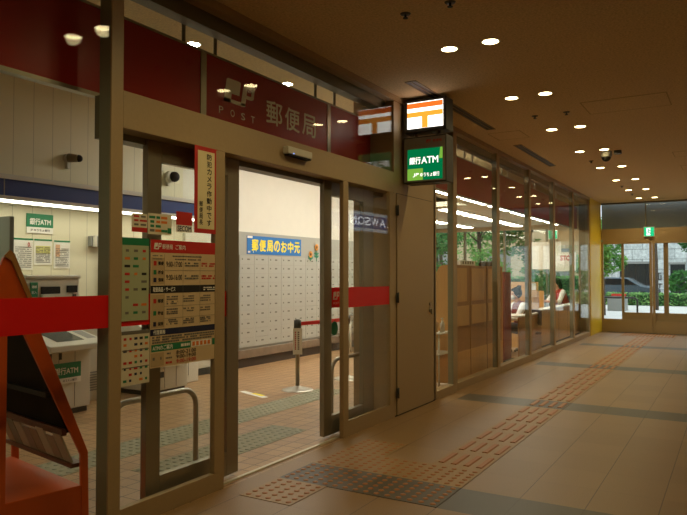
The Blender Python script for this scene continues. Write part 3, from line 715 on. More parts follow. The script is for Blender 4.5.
def sunflower(x, z, h, lab):
    t = thing('paper_sunflower', lab, 'decoration', (x, 6.936, z), 'paper sunflowers on the post boxes')
    obj('stalk', MB().box(x-.008, x+.008, 6.930, 6.936, z, z+h), M_green, t)
    m = MB()
    for s in (-1, 1):
        for zz in (.3, .5): m.prism([(x, 6.930, z+h*zz), (x+s*.05, 6.930, z+h*zz+.045), (x+s*.08, 6.930, z+h*zz+.02), (x+s*.04, 6.930, z+h*zz-.01)], (0, .005, 0))
    obj('leaf', m, mat('teal_leaf', '#2f8a6a', .6), t)
    m = MB()
    for i in range(10):
        a = 2*math.pi*i/10; d = Vector((math.cos(a), 0, math.sin(a))); n = Vector((-d.z, 0, d.x)); c = Vector((x, 6.928, z+h))
        m.prism([c+d*.02-n*.014, c+d*.055-n*.012, c+d*.07, c+d*.055+n*.012, c+d*.02+n*.014], (0, .004, 0))
    obj('petals', m, mat('sunflower_orange', '#e0942a', .6), t); obj('flower_centre', MB().cyl((x, 6.925, z+h), (x, 6.931, z+h), .028, n=14), mat('seed_brown', '#5a3a1a', .7), t)
sunflower(10.51, 1.76, .13, 'short paper sunflower right of the blue banner'); sunflower(10.72, 1.76, .27, 'tall paper sunflower right of the blue banner'); sunflower(11.74, 1.86, .24, 'paper sunflower on the boxes seen through the open door leaf')
# --- queue posts and belt
def stanchion(x, y, lab):
    t = thing('queue_post', lab, 'barrier post', (x, y, 0), 'queue posts')
    obj('base', MB().lathe((x, y, 0), [(0, .06), (.03, .06), (.07, .04), (.18, .016), (.205, .009), (.208, 0)], 32), M_steel_lt, t)
    obj('pole', MB().cyl((x, y, .04), (x, y, .80), .028), M_steel, t)
    obj('belt_head', MB().cyl((x, y, .80), (x, y, .91), .048).cyl((x, y, .91), (x, y, .92), .03), M_dkgrey, t)
    return t
s1 = stanchion(7.20, 4.95, 'steel queue post with white tag and red belt, in the open doorway'); stanchion(8.33, 4.86, 'steel queue post behind the right sliding leaf')
tu = Vector((.57, -.82, 0)); tn = Vector((-.82, -.57, 0)); tcn = Vector((7.20, 4.95, 0))+tn*.053
m = MB(); m.prism([tcn-tu*.06+Vector((0, 0, .47)), tcn+tu*.06+Vector((0, 0, .47)), tcn+tu*.06+Vector((0, 0, .81)), tcn-tu*.06+Vector((0, 0, .81))], tn*.004); tg = obj('tag', m, M_paperw, s1, label='white paper tag with red print')
for k, (mt, a0, a1) in enumerate(((M_redink, -.035, -.02), (M_greyink, .0, .022))):
    m = MB()
    for i in range(9): p = tcn+tn*.0045+tu*a0+Vector((0, 0, .53+.027*i)); m.quad(p, p+tu*(a1-a0), p+tu*(a1-a0)+Vector((0, 0, .018)), p+Vector((0, 0, .018)))
    obj('print', m, mt, tg)
b = MB(); b.prism([(7.25, 4.944, .835), (8.28, 4.862, .835), (8.28, 4.862, .885), (7.25, 4.944, .885)], (.0003, .003, 0)); tag(obj('queue_belt', b, mat('red_belt', '#d21a1a', .6), origin=(7.8, 4.9, .86)), 'red belt stretched between the two steel queue posts', 'belt')
# --- loop rails that guard the sliding leaves
def loop(x0, x1, y, h, lab):
    pts = [(x0, y, 0)]; r = .13
    for i in range(7): a = math.pi - i*math.pi/12; pts.append((x0+r+r*math.cos(a), y, h-r+r*math.sin(a)))
    for i in range(7): a = math.pi/2 - i*math.pi/12; pts.append((x1-r+r*math.cos(a), y, h-r+r*math.sin(a)))
    pts.append((x1, y, 0))
    t = thing('guard_rail', lab, 'rail', ((x0+x1)/2, y, 0), 'guard rails beside the sliding door')
    obj('rail', MB().tube(pts, .02, 12), M_steel_lt, t); obj('foot_flange', MB().cyl((x0, y, 0), (x0, y, .008), .04), M_steel, t); obj('foot_flange', MB().cyl((x1, y, 0), (x1, y, .008), .04), M_steel, t)
loop(2.96, 3.75, 3.5, .655, 'steel loop rail on the floor behind the left glass'); loop(5.66, 6.33, 3.48, .655, 'steel loop rail on the floor behind the right side light')
# --- floor: tactile patches and a tape note
for (x0, x1, y0, y1, lab) in ((3.6, 5.4, 3.6, 4.02, 'grey studded tactile patch on the hall floor just inside the door'), (2.98, 7.5, 4.34, 4.76, 'grey tactile strip across the hall floor before the queue posts')):
    t = thing('tactile_paving', lab, 'tactile paving', ((x0+x1)/2, y0, 0)); m = MB(); nx = int((x1-x0)/.075); ny = int((y1-y0)/.075); studs(m, x0, x1, y0, y1, nx, ny, .003)
    obj('stud', m, M_hstud, t)['kind'] = 'stuff'; obj('grey_tile', MB().box(x0, x1, y0, y1, 0, .003), M_htile, t)
m = MB(); m.prism([(6.52, 5.0, 0), (6.60, 4.97, 0), (6.80, 5.5, 0), (6.72, 5.53, 0)], (0, 0, .002)); t = thing('floor_tape', 'white and yellow tape marker on the hall tiles', 'tape', (6.65, 5.25, 0)); obj('tape', m, M_paperw, t)
m = MB(); m.prism([(6.60, 5.08, .002), (6.66, 5.06, .002), (6.74, 5.28, .002), (6.68, 5.30, .002)], (0, 0, .001)); obj('yellow_strip', m, M_yel, t)
# --- wall end base and white closet beside the boxes
t = thing('wall_closet', 'white closet door with black recessed pull left of the post boxes', 'closet', (7.65, 6.98, 0))
obj('closet_panel', MB().box(7.2, 8.06, 6.94, 7.0, .1, 2.3), M_offw, t, .004); obj('kick_plate', MB().box(7.15, 8.1, 6.93, 7.0, 0, .1), M_dkgrey, t)
m = MB(); m.box(7.64, 7.74, 6.925, 6.94, .22, .46); p = obj('pull', m, M_dark, t, .01); obj('pull_plate', MB().box(7.67, 7.71, 6.92, 6.926, .26, .42), M_steel, p)
struct('baseboard_back', MB().box(.92, 7.15, 6.985, 7.0, 0, .09), M_dkgrey)
# --- blue header with the light beneath it
t = thing('blue_header', 'long navy blue header box over the cash machines', 'header', (4.6, 6.75, 2.3))
obj('header_body', MB().box(.95, 7.62, 6.52, 6.99, 2.325, 2.50), M_blue, t); obj('header_trim', MB().box(.95, 7.62, 6.50, 6.99, 2.50, 2.55).box(.95, 7.62, 6.5, 6.99, 2.29, 2.325), mat('header_trim', '#c9c8c0', .4), t)
m = MB()
for x in (3.0, 4.12, 5.6, 7.0): m.box(x, x+.012, 6.517, 6.52, 2.325, 2.50)
obj('joint', m, M_grey, t); obj('under_light', MB().box(1.0, 7.58, 6.56, 6.72, 2.278, 2.29), emis('header_tube', TUBE, 8.0), t, label='glowing strip under the header')
# --- wall cameras
for x, y, z, lab in ((5.22, 7.0, 2.92, 'small wall camera on the panels over the blue header, left one'), (6.88, 7.0, 2.90, 'black dome wall camera seen through the left side light')):
    t = thing('wall_camera', lab, 'camera', (x, y, z)); obj('mount', MB().cyl((x, y, z), (x, y-.05, z), .05).box(x-.02, x+.02, y-.05, y, z-.13, z-.02), M_offw, t)
    (obj('camera_body', MB().cyl((x, y-.05, z), (x+.05, y-.17, z-.01), .055, .045), mat('camera_tan', '#8a7a5a', .5), t), obj('lens', MB().ball((x+.05, y-.17, z-.01), .045, n=12), M_dark, t)) if x < 6 else (obj('camera_body', MB().cyl((x, y-.04, z), (x, y-.10, z), .085, .08), M_offw, t), obj('dome', MB().ball((x+.03, y-.12, z), .075, n=16), M_dark, t))
# --- cash machines
def atm(x0, lab):
    t = thing('cash_machine', lab, 'cash machine', (x0+.3, 6.5, 0), 'cash machines')
    E0 = M_offw; x1 = x0+.60
    m = MB(); m.box(x0, x1, 6.2, 6.97, .06, .70); m.box(x0+.02, x1-.02, 6.22, 6.9, 0, .06, 1); obj('body', m, [E0, M_dkgrey], t, .008)
    m = MB()
    for xx in (x0+.20, x0+.40): m.box(xx-.003, xx+.003, 6.197, 6.2, .08, .69)
    obj('panel_joint', m, M_grey, t)
    m = MB(); m.prism([(x0-.06, 5.98, .70), (x0-.06, 5.98, .77), (x0-.06, 6.62, .93), (x0-.06, 6.62, .70)], (.72, 0, 0)); k = obj('console', m, E0, t, .012)
    U = Vector((0, .64, .16)).normalized()
    def on(x, s): return Vector((x, 5.98, .77))+U*s+Vector((0, -.2425, .97))*.002
    m = MB(); m.add([on(x0+.10, .12), on(x0+.44, .12), on(x0+.44, .46), on(x0+.10, .46)], [(0, 1, 2, 3)]); obj('screen', m, mat('atm_screen', '#3a423c', .15), k)
    m = MB(); m.add([on(x0+.50, .15), on(x0+.62, .15), on(x0+.62, .42), on(x0+.50, .42)], [(0, 1, 2, 3)]); obj('keypad', m, M_grey, k)
    m = MB(); m.box(x0+.09, x1+.17, 6.62, 6.97, .70, 1.46); m.box(x0+.08, x1+.18, 6.60, 6.97, 1.46, 1.50); u = obj('upper_case', m, E0, t, .01)
    obj('green_label', MB().box(x0+.14+.0, x0+.14+.09, 6.612, 6.619, 1.26, 1.42), M_green, u)
    m = MB(); text(m, '通帳', (x0+.14+.045, 6.609, 1.37), .06, .03, bold=.02); text(m, '記入', (x0+.14+.045, 6.609, 1.31), .06, .03, bold=.02); obj('label_print', m, M_paperw, u)
    m = MB(); m.box(x0+.14+.13, x0+.14+.37, 6.608, 6.619, 1.29, 1.37); obj('slot', m, M_dark, u); obj('slot_lip', MB().box(x0+.14+.12, x0+.14+.38, 6.57, 6.619, 1.255, 1.285), E0, u)
    obj('slot', MB().box(x0+.14+.46, x0+.14+.60, 6.61, 6.619, 1.30, 1.38), M_dark, u); obj('card_slot', MB().box(x0+.14+.54, x0+.14+.58, 6.605, 6.619, 1.22, 1.28), M_dkgrey, u)
    gl = obj('green_label', MB().box(x0+.10, x0+.47, 6.190, 6.1965, .40, .56), M_green, t, label='green bank label on the front')
    obj('white_foot', MB().box(x0+.10, x0+.47, 6.190, 6.1965, .34, .40), M_paperw, gl)
    m = MB(); text(m, '銀行ATM', (x0+.285, 6.188, .475), .29, .075, bold=.02); obj('lettering', m, M_paperw, gl)
    m = MB(); text(m, 'JP', (x0+.18, 6.188, .37), .05, .03, bold=.03); text(m, 'ゆうちょ銀行', (x0+.33, 6.188, .37), .17, .026, bold=.01); obj('lettering', m, M_ink, gl)
    m = MB(); m.box(x0+.08, x0+.11, 6.19, 6.2, .60, .67).box(x0+.20, x0+.23, 6.19, 6.2, .60, .67); obj('latch', m, M_dkgrey, t)
    obj('lock', MB().box(x0+.1, x0+.17, 6.18, 6.2, .22, .29), M_dkgrey, t)
    return t
atm(4.36, 'white cash machine with green label behind the orange rack'); atm(5.88, 'white cash machine seen below the hours board')
t = thing('partition_panel', 'grey green privacy panel between cash machines at the left edge', 'partition', (3.98, 6.6, 0)); obj('panel', MB().box(3.955, 4.0, 6.15, 7.0, 0, 2.08), mat('grey_green', '#7d8474', .6), t)
t = thing('side_cabinet', 'narrow beige cabinet with vent grille beside the cash machine', 'cabinet', (5.25, 6.8, 0)); obj('body', MB().box(5.19, 5.5, 6.65, 7.0, 0, 1.05), M_offw, t, .006)
m = MB()
for i in range(8): m.box(5.23, 5.43, 6.643, 6.65, .12+.03*i, .135+.03*i)
obj('vent_grille', m, M_grey, t)
t = thing('side_cabinet', 'tall white cabinet between the second cash machine and the closet', 'cabinet', (6.8, 6.8, 0)); obj('body', MB().box(6.72, 7.12, 6.6, 6.98, 0, 1.3), M_wallw, t, .006); obj('seam', MB().box(6.915, 6.925, 6.598, 6.6, .1, 1.28), M_grey, t); obj('top_label', MB().box(6.74, 6.9, 6.594, 6.6, 1.1, 1.2), M_green, t)
# --- notices on the back wall
t = thing('bank_sign', 'green and white bank sign on the cream wall over the cash machine', 'sign', (4.9, 7.0, 1.98)); obj('green_panel', MB().box(4.70, 5.04, 6.985, 7.0, 2.055, 2.21), M_green, t); obj('white_foot', MB().box(4.70, 5.04, 6.985, 7.0, 1.985, 2.055), M_paperw, t)
m = MB(); text(m, '銀行ATM', (4.87, 6.983, 2.12), .27, .075, bold=.03); obj('lettering', m, M_paperw, t); m = MB(); text(m, 'JP ゆうちょ銀行', (4.87, 6.983, 2.02), .25, .03, bold=.02); obj('lettering', m, M_ink, t)
for (x0, x1, z0, z1, lab, sd) in ((4.545, 4.785, 1.56, 1.92, 'white notice with red figure on the cream wall, left of three', 1), (4.80, 5.03, 1.62, 1.92, 'notice with yellow block on the cream wall, middle of three', 2), (5.06, 5.28, 1.58, 1.915, 'notice with peach block on the cream wall, right of three', 3)):
    t = thing('wall_notice', lab, 'notice', ((x0+x1)/2, 7.0, z0)); obj('sheet', MB().box(x0, x1, 6.992, 7.0, z0, z1), M_paperw, t)
    obj('green_heading', MB().box(x0, x1, 6.990, 6.992, z1-.02, z1), M_green, t)
    if sd == 1: m = MB(); text(m, '0.', (x1-.05, 6.989, z1-.07), .035, .05, bold=.03); obj('red_figure', m, M_redink, t)
    if sd == 2: obj('yellow_block', MB().box(x0+.02, x1-.02, 6.990, 6.992, z0+.13, z0+.22), mat('pale_yellow', '#d6d27e', .7), t)
    if sd == 3: obj('peach_block', MB().box(x0+.02, x0+.08, 6.990, 6.992, z0+.14, z1-.05), mat('pale_peach', '#d9ad86', .7), t)
    m = MB()
    for i in range(11): marks(m, x0+.02, x1-.02, z0+.03+(z1-z0-.11)*i/11, 6.9885, .008)
    obj('small_print', m, M_greyink, t)
t = thing('intercom', 'grey wall intercom handset right of the wall notices', 'intercom', (5.62, 7.0, 1.86)); obj('case', MB().box(5.54, 5.72, 6.92, 7.0, 1.86, 1.99), M_grey, t, .01); obj('handset', MB().box(5.555, 5.60, 6.89, 6.92, 1.85, 2.0), M_offw, t, .01)
obj('cord', MB().tube([(5.70, 6.96, 1.86), (5.72, 6.97, 1.7), (5.72, 6.98, 1.3), (5.72, 6.98, 1.05)], .012, 8), M_dkgrey, t)
t = thing('wall_notice', 'narrow maroon vertical notice on the white wall behind the right side light', 'notice', (12.5, 6.99, 1.3)); obj('sheet', MB().box(12.42, 12.58, 6.985, 7.0, 1.3, 2.45), M_vest, t)
m = MB()
for i in range(8): marks(m, 12.46, 12.54, 1.4+.13*i, 6.983, .05, gap=.1)
obj('print', m, M_paper, t)
# --- white writing table by the boxes
t = thing('writing_table', 'small white writing table with grey top seen through the right sliding leaf', 'table', (11.9, 6.3, 0)); obj('tabletop', MB().box(11.3, 12.4, 6.1, 6.6, .70, .73), M_grey, t, .006)
for x in (11.36, 12.34):
    for y in (6.15, 6.55): obj('leg', MB().cyl((x, y, 0), (x, y, .70), .02), M_white, t)
obj('back_shelf', MB().box(11.9, 12.4, 6.5, 6.58, .73, 1.1).box(11.9, 12.4, 6.3, 6.58, 1.1, 1.12), M_white, t)
# --- orange leaflet rack standing with its back to the glass, turned a little
RO = Vector((2.70, 3.40, 0)); RZ = -R(10.5)
t = thing('leaflet_rack', 'orange leaflet rack with slanted side frames inside the left window', 'rack', RO)
rx = 2.20; DEP = 1.0
def side(y0, y1):
    m = MB(); m.box(rx-.08, rx+.03, y0, y1, .16, 1.50)
    m.prism([(rx+.005, y0, 1.60), (rx+.045, y0, 1.60), (rx+.51, y0, .43), (rx+.52, y0, .0), (rx+.475, y0, .0), (rx+.465, y0, .42), (rx-.035, y0, 1.50)], (0, y1-y0, 0))
    return m
obj('side_frame', side(3.40, 3.428), M_orange, t, .004); obj('side_frame', side(3.40+DEP-.03, 3.40+DEP), M_orange, t, .004)
obj('base', MB().box(rx-.10, rx+.475, 3.41, 3.40+DEP-.01, .0, .235), M_orange, t, .004)
def slant(z): return rx+.465-(z-.43)*.425
Y0, DY = 3.428, DEP-.06
m = MB(); m.prism([(slant(.56)-.02, Y0, .56), (slant(.56), Y0, .56), (slant(1.5), Y0, 1.5), (slant(1.5)-.02, Y0, 1.5)], (0, DY, 0)); obj('display_panel', m, mat('matt_black', '#0d0c0a', .9, spec=.1), t)
m = MB(); z = .80; m.prism([(slant(z)-.05, Y0, z-.015), (slant(z)-.02, Y0, z-.015), (slant(z)-.02, Y0, z+.015), (slant(z)-.05, Y0, z+.015)], (0, DY, 0)); obj('cross_bar', m, M_dark, t)
m = MB(); z = .355; m.box(slant(z)-.08, slant(z)-.0, Y0, Y0+DY, z-.012, z+.012); z = .565; m.box(slant(z)-.05, slant(z)-.02, Y0, Y0+DY, z-.02, z+.02); obj('pocket_rail', m, mat('brown_rail', '#5e2a12', .4), t)
m = MB(); m.prism([(rx+.0, 3.398, 1.605), (rx+.03, 3.398, 1.64), (rx+.055, 3.398, 1.62), (rx+.16, 3.398, 1.36), (rx+.135, 3.398, 1.36), (rx+.04, 3.398, 1.58)], (0, -.015, 0)); obj('top_board', m, M_woodd, t)
t.rotation_euler = (0, 0, RZ); RM = Matrix.Rotation(RZ, 3, 'Z')
cols = ['#b9b29c', '#a59a86', '#c2bda6', '#968d78', '#8e8577', '#b0a890', '#7d7b6c', '#a48c70']
for i in range(8):
    y0 = Y0+.02+.112*i; z0, z1 = .37, .37+random.Random(i).uniform(.15, .185)
    m = MB(); m.prism([(slant(z0)-.06, y0, z0), (slant(z0)-.048, y0, z0), (slant(z1)-.048, y0, z1), (slant(z1)-.06, y0, z1)], (0, .1, 0))
    c0 = Vector((slant(z0)-.05, y0+.05, z0))
    o = tag(obj('leaflet', m, mat('leaflet_%d' % i, cols[i], .6), origin=c0), 'leaflet in the low pocket of the orange rack, %s from the window' % ['first', 'second', 'third', 'fourth', 'fifth', 'sixth', 'seventh', 'eighth'][i], 'leaflet', 'leaflets in the orange rack')
    o.location = RO + RM @ (c0-RO); o.rotation_euler = (0, 0, RZ)
# ================================================================== OFFICE BEHIND THE GLAZED BAYS
t = thing('writing_booth', 'brown wooden writing booth with curved end panels against the glass', 'writing desk', (9.75, 3.6, 0))
def endp(x):
    pts = [(x, 3.36, .02), (x, 3.36, 1.64), (x, 3.47, 1.64)]
    for i in range(9): a = math.pi/2*i/8; pts.append((x, 3.47+.14*math.sin(a), 1.64-.30*(1-math.cos(a))))
    pts += [(x, 3.62, 1.30), (x, 3.80, .75), (x, 3.80, .02)]
    return MB().prism(pts, (.035, 0, 0))
obj('end_panel', endp(8.58), M_wood, t); obj('end_panel', endp(10.87), M_wood, t)
for x0, x1 in ((8.615, 9.36), (9.36, 10.11), (10.11, 10.87)):
    b = obj('back_panel', MB().box(x0+.006, x1-.006, 3.37, 3.39, .42, 1.64), M_woodd, t); obj('lower_panel', MB().box(x0+.006, x1-.006, 3.365, 3.39, .025, .42), M_wood, t)
    obj('upper_panel', MB().box(x0+.05, x1-.15, 3.362, 3.372, 1.12, 1.60), M_wood, b); obj('ledge', MB().box(x0+.02, x1-.1, 3.35, 3.37, .78, 1.06), M_wood, b)
obj('divider', MB().box(9.35, 9.37, 3.36, 3.42, .02, 1.64), M_woodd, t); obj('divider', MB().box(10.1, 10.12, 3.36, 3.42, .02, 1.64), M_woodd, t)
obj('desk_shelf', MB().box(8.615, 10.87, 3.39, 3.80, .72, .75), M_wood, t)
t = thing('card_box', 'white box with dark print on top of the wooden writing booth', 'box', (9.3, 3.42, 1.64)); obj('carton', MB().box(9.0, 9.62, 3.38, 3.46, 1.641, 1.71), M_paperw, t)
m = MB()
for i in range(5): m.box(9.08+.1*i, 9.13+.1*i, 3.377, 3.38, 1.66, 1.70)
obj('print', m, M_greyink, t)
for i, x in enumerate((9.95, 10.25, 10.5)): tag(obj('ink_bottle', MB().lathe((x, 3.42, 1.641), [(0, 0), (.022, 0), (.022, .045), (.012, .055), (.012, .07), (0, .07)], 12), M_dark, origin=(x, 3.42, 1.64)), 'small dark bottle on the writing booth top, %s from the white box' % ['first', 'second', 'third'][i], 'bottle', 'small bottles on the writing booth')
t = thing('side_table', 'small white two shelf stand beside the wooden writing booth', 'stand', (8.35, 3.5, 0))
for z in (.47, .74): obj('shelf', MB().box(8.12, 8.55, 3.33, 3.66, z-.02, z), M_white, t, .006)
for x, y in ((8.16, 3.37), (8.51, 3.37), (8.16, 3.62), (8.51, 3.62)): obj('leg', MB().cyl((x, y, 0), (x, y, .72), .012), M_steel_lt, t)
t = thing('pump_bottle', 'white pump bottle on the small two shelf stand', 'bottle', (8.36, 3.40, .74)); obj('bottle', MB().lathe((8.36, 3.40, .74), [(0, 0), (.032, 0), (.032, .11), (.014, .135), (.014, .15), (0, .15)], 16), M_white, t); obj('pump', MB().cyl((8.36, 3.40, .89), (8.36, 3.40, .92), .006).box(8.32, 8.37, 3.392, 3.408, .915, .927), M_offw, t)
t = thing('pen_box', 'wooden pen box beside the pump bottle on the stand', 'box', (8.25, 3.5, .74)); m = MB(); m.box(8.20, 8.32, 3.44, 3.56, .741, .75).box(8.2, 8.21, 3.44, 3.56, .75, .87).box(8.31, 8.32, 3.44, 3.56, .75, .87).box(8.21, 8.31, 3.44, 3.45, .75, .87).box(8.21, 8.31, 3.55, 3.56, .75, .87); obj('case', m, M_wood, t)
t = thing('display_board', 'tall dark red display panel standing behind the glass', 'display panel', (11.5, 3.5, 0)); obj('board', MB().box(11.28, 11.72, 3.46, 3.50, .03, 1.55), mat('display_red', '#7e1416', .5), t); obj('foot', MB().box(11.25, 11.75, 3.36, 3.62, 0, .03), M_dkgrey, t)
t = thing('terminal', 'grey terminal box above the dark red display panel', 'terminal', (11.42, 3.75, 0)); obj('case', MB().box(11.32, 11.62, 3.66, 3.9, 1.3, 1.74), M_dkgrey, t, .01); obj('post', MB().cyl((11.46, 3.78, .02), (11.46, 3.78, 1.3), .03), M_dkgrey, t); obj('base', MB().cyl((11.46, 3.78, 0), (11.46, 3.78, .02), .15, n=24), M_dkgrey, t)
# counters
t = thing('service_desk', 'near wooden service desk with pale top where a clerk sits', 'desk', (12.5, 3.5, 0)); obj('front_panel', MB().box(11.85, 13.4, 3.35, 3.38, 0, .74), M_woodd, t); obj('desktop', MB().box(11.85, 12.5, 3.33, 4.2, .74, .77).box(12.5, 13.4, 3.33, 3.40, .74, .77), M_white, t, .004)
obj('leg', MB().box(11.86, 11.9, 4.1, 4.18, 0, .74), M_dkgrey, t); obj('leg', MB().box(12.44, 12.48, 4.1, 4.18, 0, .74), M_dkgrey, t)
t = thing('desk_screen', 'pale wooden screen standing behind the seated clerk', 'screen', (13.46, 3.9, 0)); obj('panel', MB().box(13.44, 13.48, 3.42, 4.5, .03, 1.36), M_wood, t); obj('foot', MB().box(13.38, 13.54, 3.46, 3.54, 0, .03).box(13.38, 13.54, 4.36, 4.44, 0, .03), M_dkgrey, t); obj('note', MB().box(13.434, 13.44, 3.46, 3.60, 1.20, 1.34), M_paperw, t)
t = thing('service_counter', 'long wooden service counter with white top running to the far end', 'counter', (15.3, 3.6, 0)); obj('front_panel', MB().box(13.55, 18.3, 3.44, 3.47, .05, .77), M_wood, t); obj('countertop', MB().box(13.5, 18.35, 3.40, 3.62, .77, .80), M_white, t, .004); obj('kick_board', MB().box(13.55, 18.3, 3.46, 3.48, 0, .05), M_dark, t)
for x in (14.4, 15.3, 16.2): obj('joint', MB().box(x, x+.012, 3.438, 3.44, .06, .76), M_dkgrey, t)
for x in (13.56, 18.26): obj('end_board', MB().box(x, x+.03, 3.47, 3.60, 0, .77), M_wood, t)
t = thing('leaflet_stand', 'cream leaflet stand on the white counter top by the red vested clerk', 'stand', (17.95, 3.55, .8)); m = MB(); m.box(17.6, 18.15, 3.45, 3.6, .801, .82).box(17.6, 18.15, 3.58, 3.60, .82, 1.12).box(17.6, 18.15, 3.45, 3.465, .82, .92).box(17.6, 18.15, 3.52, 3.535, .82, 1.02); obj('body', m, mat('cream_acrylic', '#d8c690', .5), t)
for i in range(4): tag(obj('leaflet', MB().box(17.63+.13*i, 17.73+.13*i, 3.555, 3.565, .821, 1.10), [M_paperw, M_cream, mat('leaflet_7', '#a48c70', .6), M_paper][i], origin=(17.68+.13*i, 3.56, .82)), 'leaflet in the cream stand on the counter, %s from the near end' % ['first', 'second', 'third', 'fourth'][i], 'leaflet', 'leaflets on the counter stand')
def chair(x, y, rz, lab, mt, sz=.45):
    t = thing('office_chair', lab, 'chair', (0, 0, 0)); 
    obj('seat', MB().box(-.22, .22, -.22, .22, sz-.05, sz), mt, t, .02); obj('backrest', MB().box(-.24, -.20, -.2, .2, sz+.12, sz+.42), mt, t, .015)
    obj('pole', MB().cyl((0, 0, .06), (0, 0, sz-.05), .025), M_dkgrey, t)
    m = MB()
    for i in range(5): a = 2*math.pi*i/5; m.tube([(0, 0, .07), (.24*math.cos(a), .24*math.sin(a), .03)], .018, 8).ball((.24*math.cos(a), .24*math.sin(a), .025), .025, n=8)
    obj('base', m, M_dkgrey, t); obj('back_bar', MB().box(-.235, -.215, -.025, .025, sz-.03, sz+.15), M_dkgrey, t)
    t.location = (x, y, 0); t.rotation_euler = (0, 0, rz); return t
# people: bodies grown as one surface from tapered limbs
def grown(name, mb, voxel, mt, parent, smooth=6):
    me = mb.mesh(name, [mt]); o = bpy.data.objects.new(name, me); COL.objects.link(o)
    r = o.modifiers.new('r', 'REMESH'); r.mode = 'VOXEL'; r.voxel_size = voxel; r.use_smooth_shade = True
    s = o.modifiers.new('s', 'SMOOTH'); s.factor = .5; s.iterations = smooth
    bpy.context.view_layer.update(); dg = bpy.context.evaluated_depsgraph_get(); nm = bpy.data.meshes.new_from_object(o.evaluated_get(dg))
    o.modifiers.clear(); o.data = nm; o.parent = parent
    if not nm.materials: nm.materials.append(mt)
    return o
def limb(m, pts, rs):
    for a, b, ra, rb in zip(pts, pts[1:], rs, rs[1:]): m.cyl(a, b, ra, rb, 12)
    for p, r in zip(pts, rs): m.ball(p, r, n=12)
def hand(m, w, d, side):
    w, d = Vector(w), Vector(d).normalized(); s = Vector((0, 0, 1)).cross(d).normalized(); up = d.cross(s)*-1
    m.ball(w+d*.045, .04, (1, .85, .5), 10)
    for i, (o, l) in enumerate(((-.027, .065), (-.009, .078), (.009, .074), (.027, .056))):
        a = w+d*.07+s*o; limb(m, [a, a+d*l*.55-up*.006, a+d*l-up*.028], [.0095, .009, .0075])
    a = w+d*.02+s*.03*side; limb(m, [a, a+d*.035+s*.022*side-up*.01, a+d*.06+s*.02*side-up*.02], [.012, .010, .009])
def clerk(x, y, rz, lab, sz, vest, lean, mask, long_hair, reach):
    t = thing('person', lab, 'person', (0, 0, 0)); hz = sz+.09
    H = Vector((0, 0, hz)); Cc = Vector((lean*.6, 0, hz+.30)); Nn = Vector((lean, 0, hz+.47)); Hd = Vector((lean+.05, 0, hz+.64))
    sh = [Vector((lean*.85, s*.165, hz+.42)) for s in (1, -1)]; el = [Vector((lean*.85+.16, s*.22, hz+.18)) for s in (1, -1)]; wr = [Vector((lean*.85+.16+reach, s*.12, hz+.19)) for s in (1, -1)]
    hip = [Vector((0, s*.09, hz)) for s in (1, -1)]; kn = [Vector((.42, s*.10, hz-.01)) for s in (1, -1)]; an = [Vector((.40, s*.10, .09)) for s in (1, -1)]
    m = MB(); m.ball(H, .15, (.85, 1.1, .8), 14); m.ball(Cc, .15, (.75, 1.05, 1.15), 14); limb(m, [H, Cc], [.125, .13]); m.ball(Cc+Vector((lean*.2, 0, .08)), .14, (.7, 1.15, .7), 14); limb(m, [Nn-Vector((0, 0, .06)), Hd-Vector((.02, 0, .06))], [.055, .05])
    m.ball(Hd, .10, (.95, .76, 1.15), 16); m.ball(Hd+Vector((.055, 0, -.06)), .05, (.8, .85, .9), 10); m.cyl(Hd+Vector((.085, 0, .01)), Hd+Vector((.112, 0, -.03)), .008, .015, 8); m.ball(Hd+Vector((.108, 0, -.03)), .014, n=8)
    for s in (1, -1): m.ball(Hd+Vector((-.005, s*.078, -.01)), .028, (.7, .35, 1.1), 8); m.ball(Hd+Vector((.085, s*.034, .02)), .016, n=8)
    m.ball(Hd+Vector((.092, 0, -.068)), .02, (.5, 1.1, .4), 8)
    for i, s in enumerate((1, -1)):
        limb(m, [sh[i], el[i], wr[i]], [.055, .042, .028]); hand(m, wr[i], Vector((1, -s*.25, -.12)), -s)
        limb(m, [hip[i], kn[i], an[i]], [.088, .062, .042]); limb(m, [an[i]-Vector((.02, 0, .04)), an[i]+Vector((.13, 0, -.055))], [.042, .032])
    grown('body', m, .009, M_skin, t, 3)
    for s in (1, -1):
        obj('eye', MB().ball(Hd+Vector((.094, s*.034, .02)), .0095, n=10), M_ink, t)
    m = MB(); limb(m, [H+Vector((0, 0, .02)), Cc], [.15, .16]); m.ball(Cc, .165, (.78, 1.07, 1.15), 14); m.ball(Cc+Vector((lean*.2, 0, .08)), .155, (.72, 1.16, .72), 14)
    for i in (0, 1): limb(m, [sh[i], el[i]], [.07, .058]); limb(m, [el[i], el[i].lerp(wr[i], .75 if not long_hair else .1)], [.058, .045])
    m.cyl(Nn-Vector((0, 0, .09)), Nn-Vector((0, 0, .03)), .08, .062, 14)
    grown('shirt', m, .012, M_shirt, t)
    m = MB(); limb(m, [H+Vector((0, 0, .03)), Cc], [.172, .182]); m.ball(Cc, .19, (.78, 1.05, 1.12), 14); m.ball(Cc+Vector((lean*.2-.01, 0, .09)), .178, (.74, 1.08, .70), 14); grown('vest', m, .012, vest, t)
    m = MB(); m.ball(H-Vector((0, 0, .01)), .165, (.9, 1.12, .75), 14)
    for i in (0, 1): limb(m, [hip[i], kn[i], an[i]+Vector((0, 0, .02))], [.1, .078, .06])
    grown('trousers', m, .014, M_navycl, t)
    m = MB()
    for i in (0, 1): limb(m, [an[i]-Vector((.03, 0, .045)), an[i]+Vector((.14, 0, -.06))], [.045, .03])
    grown('shoes', m, .01, M_dark, t)
    m = MB(); m.ball(Hd+Vector((-.025, 0, .025)), .112, (.98, .88, 1.05), 16); m.ball(Hd+Vector((.035, 0, .085)), .06, (.9, 1.1, .5), 10)
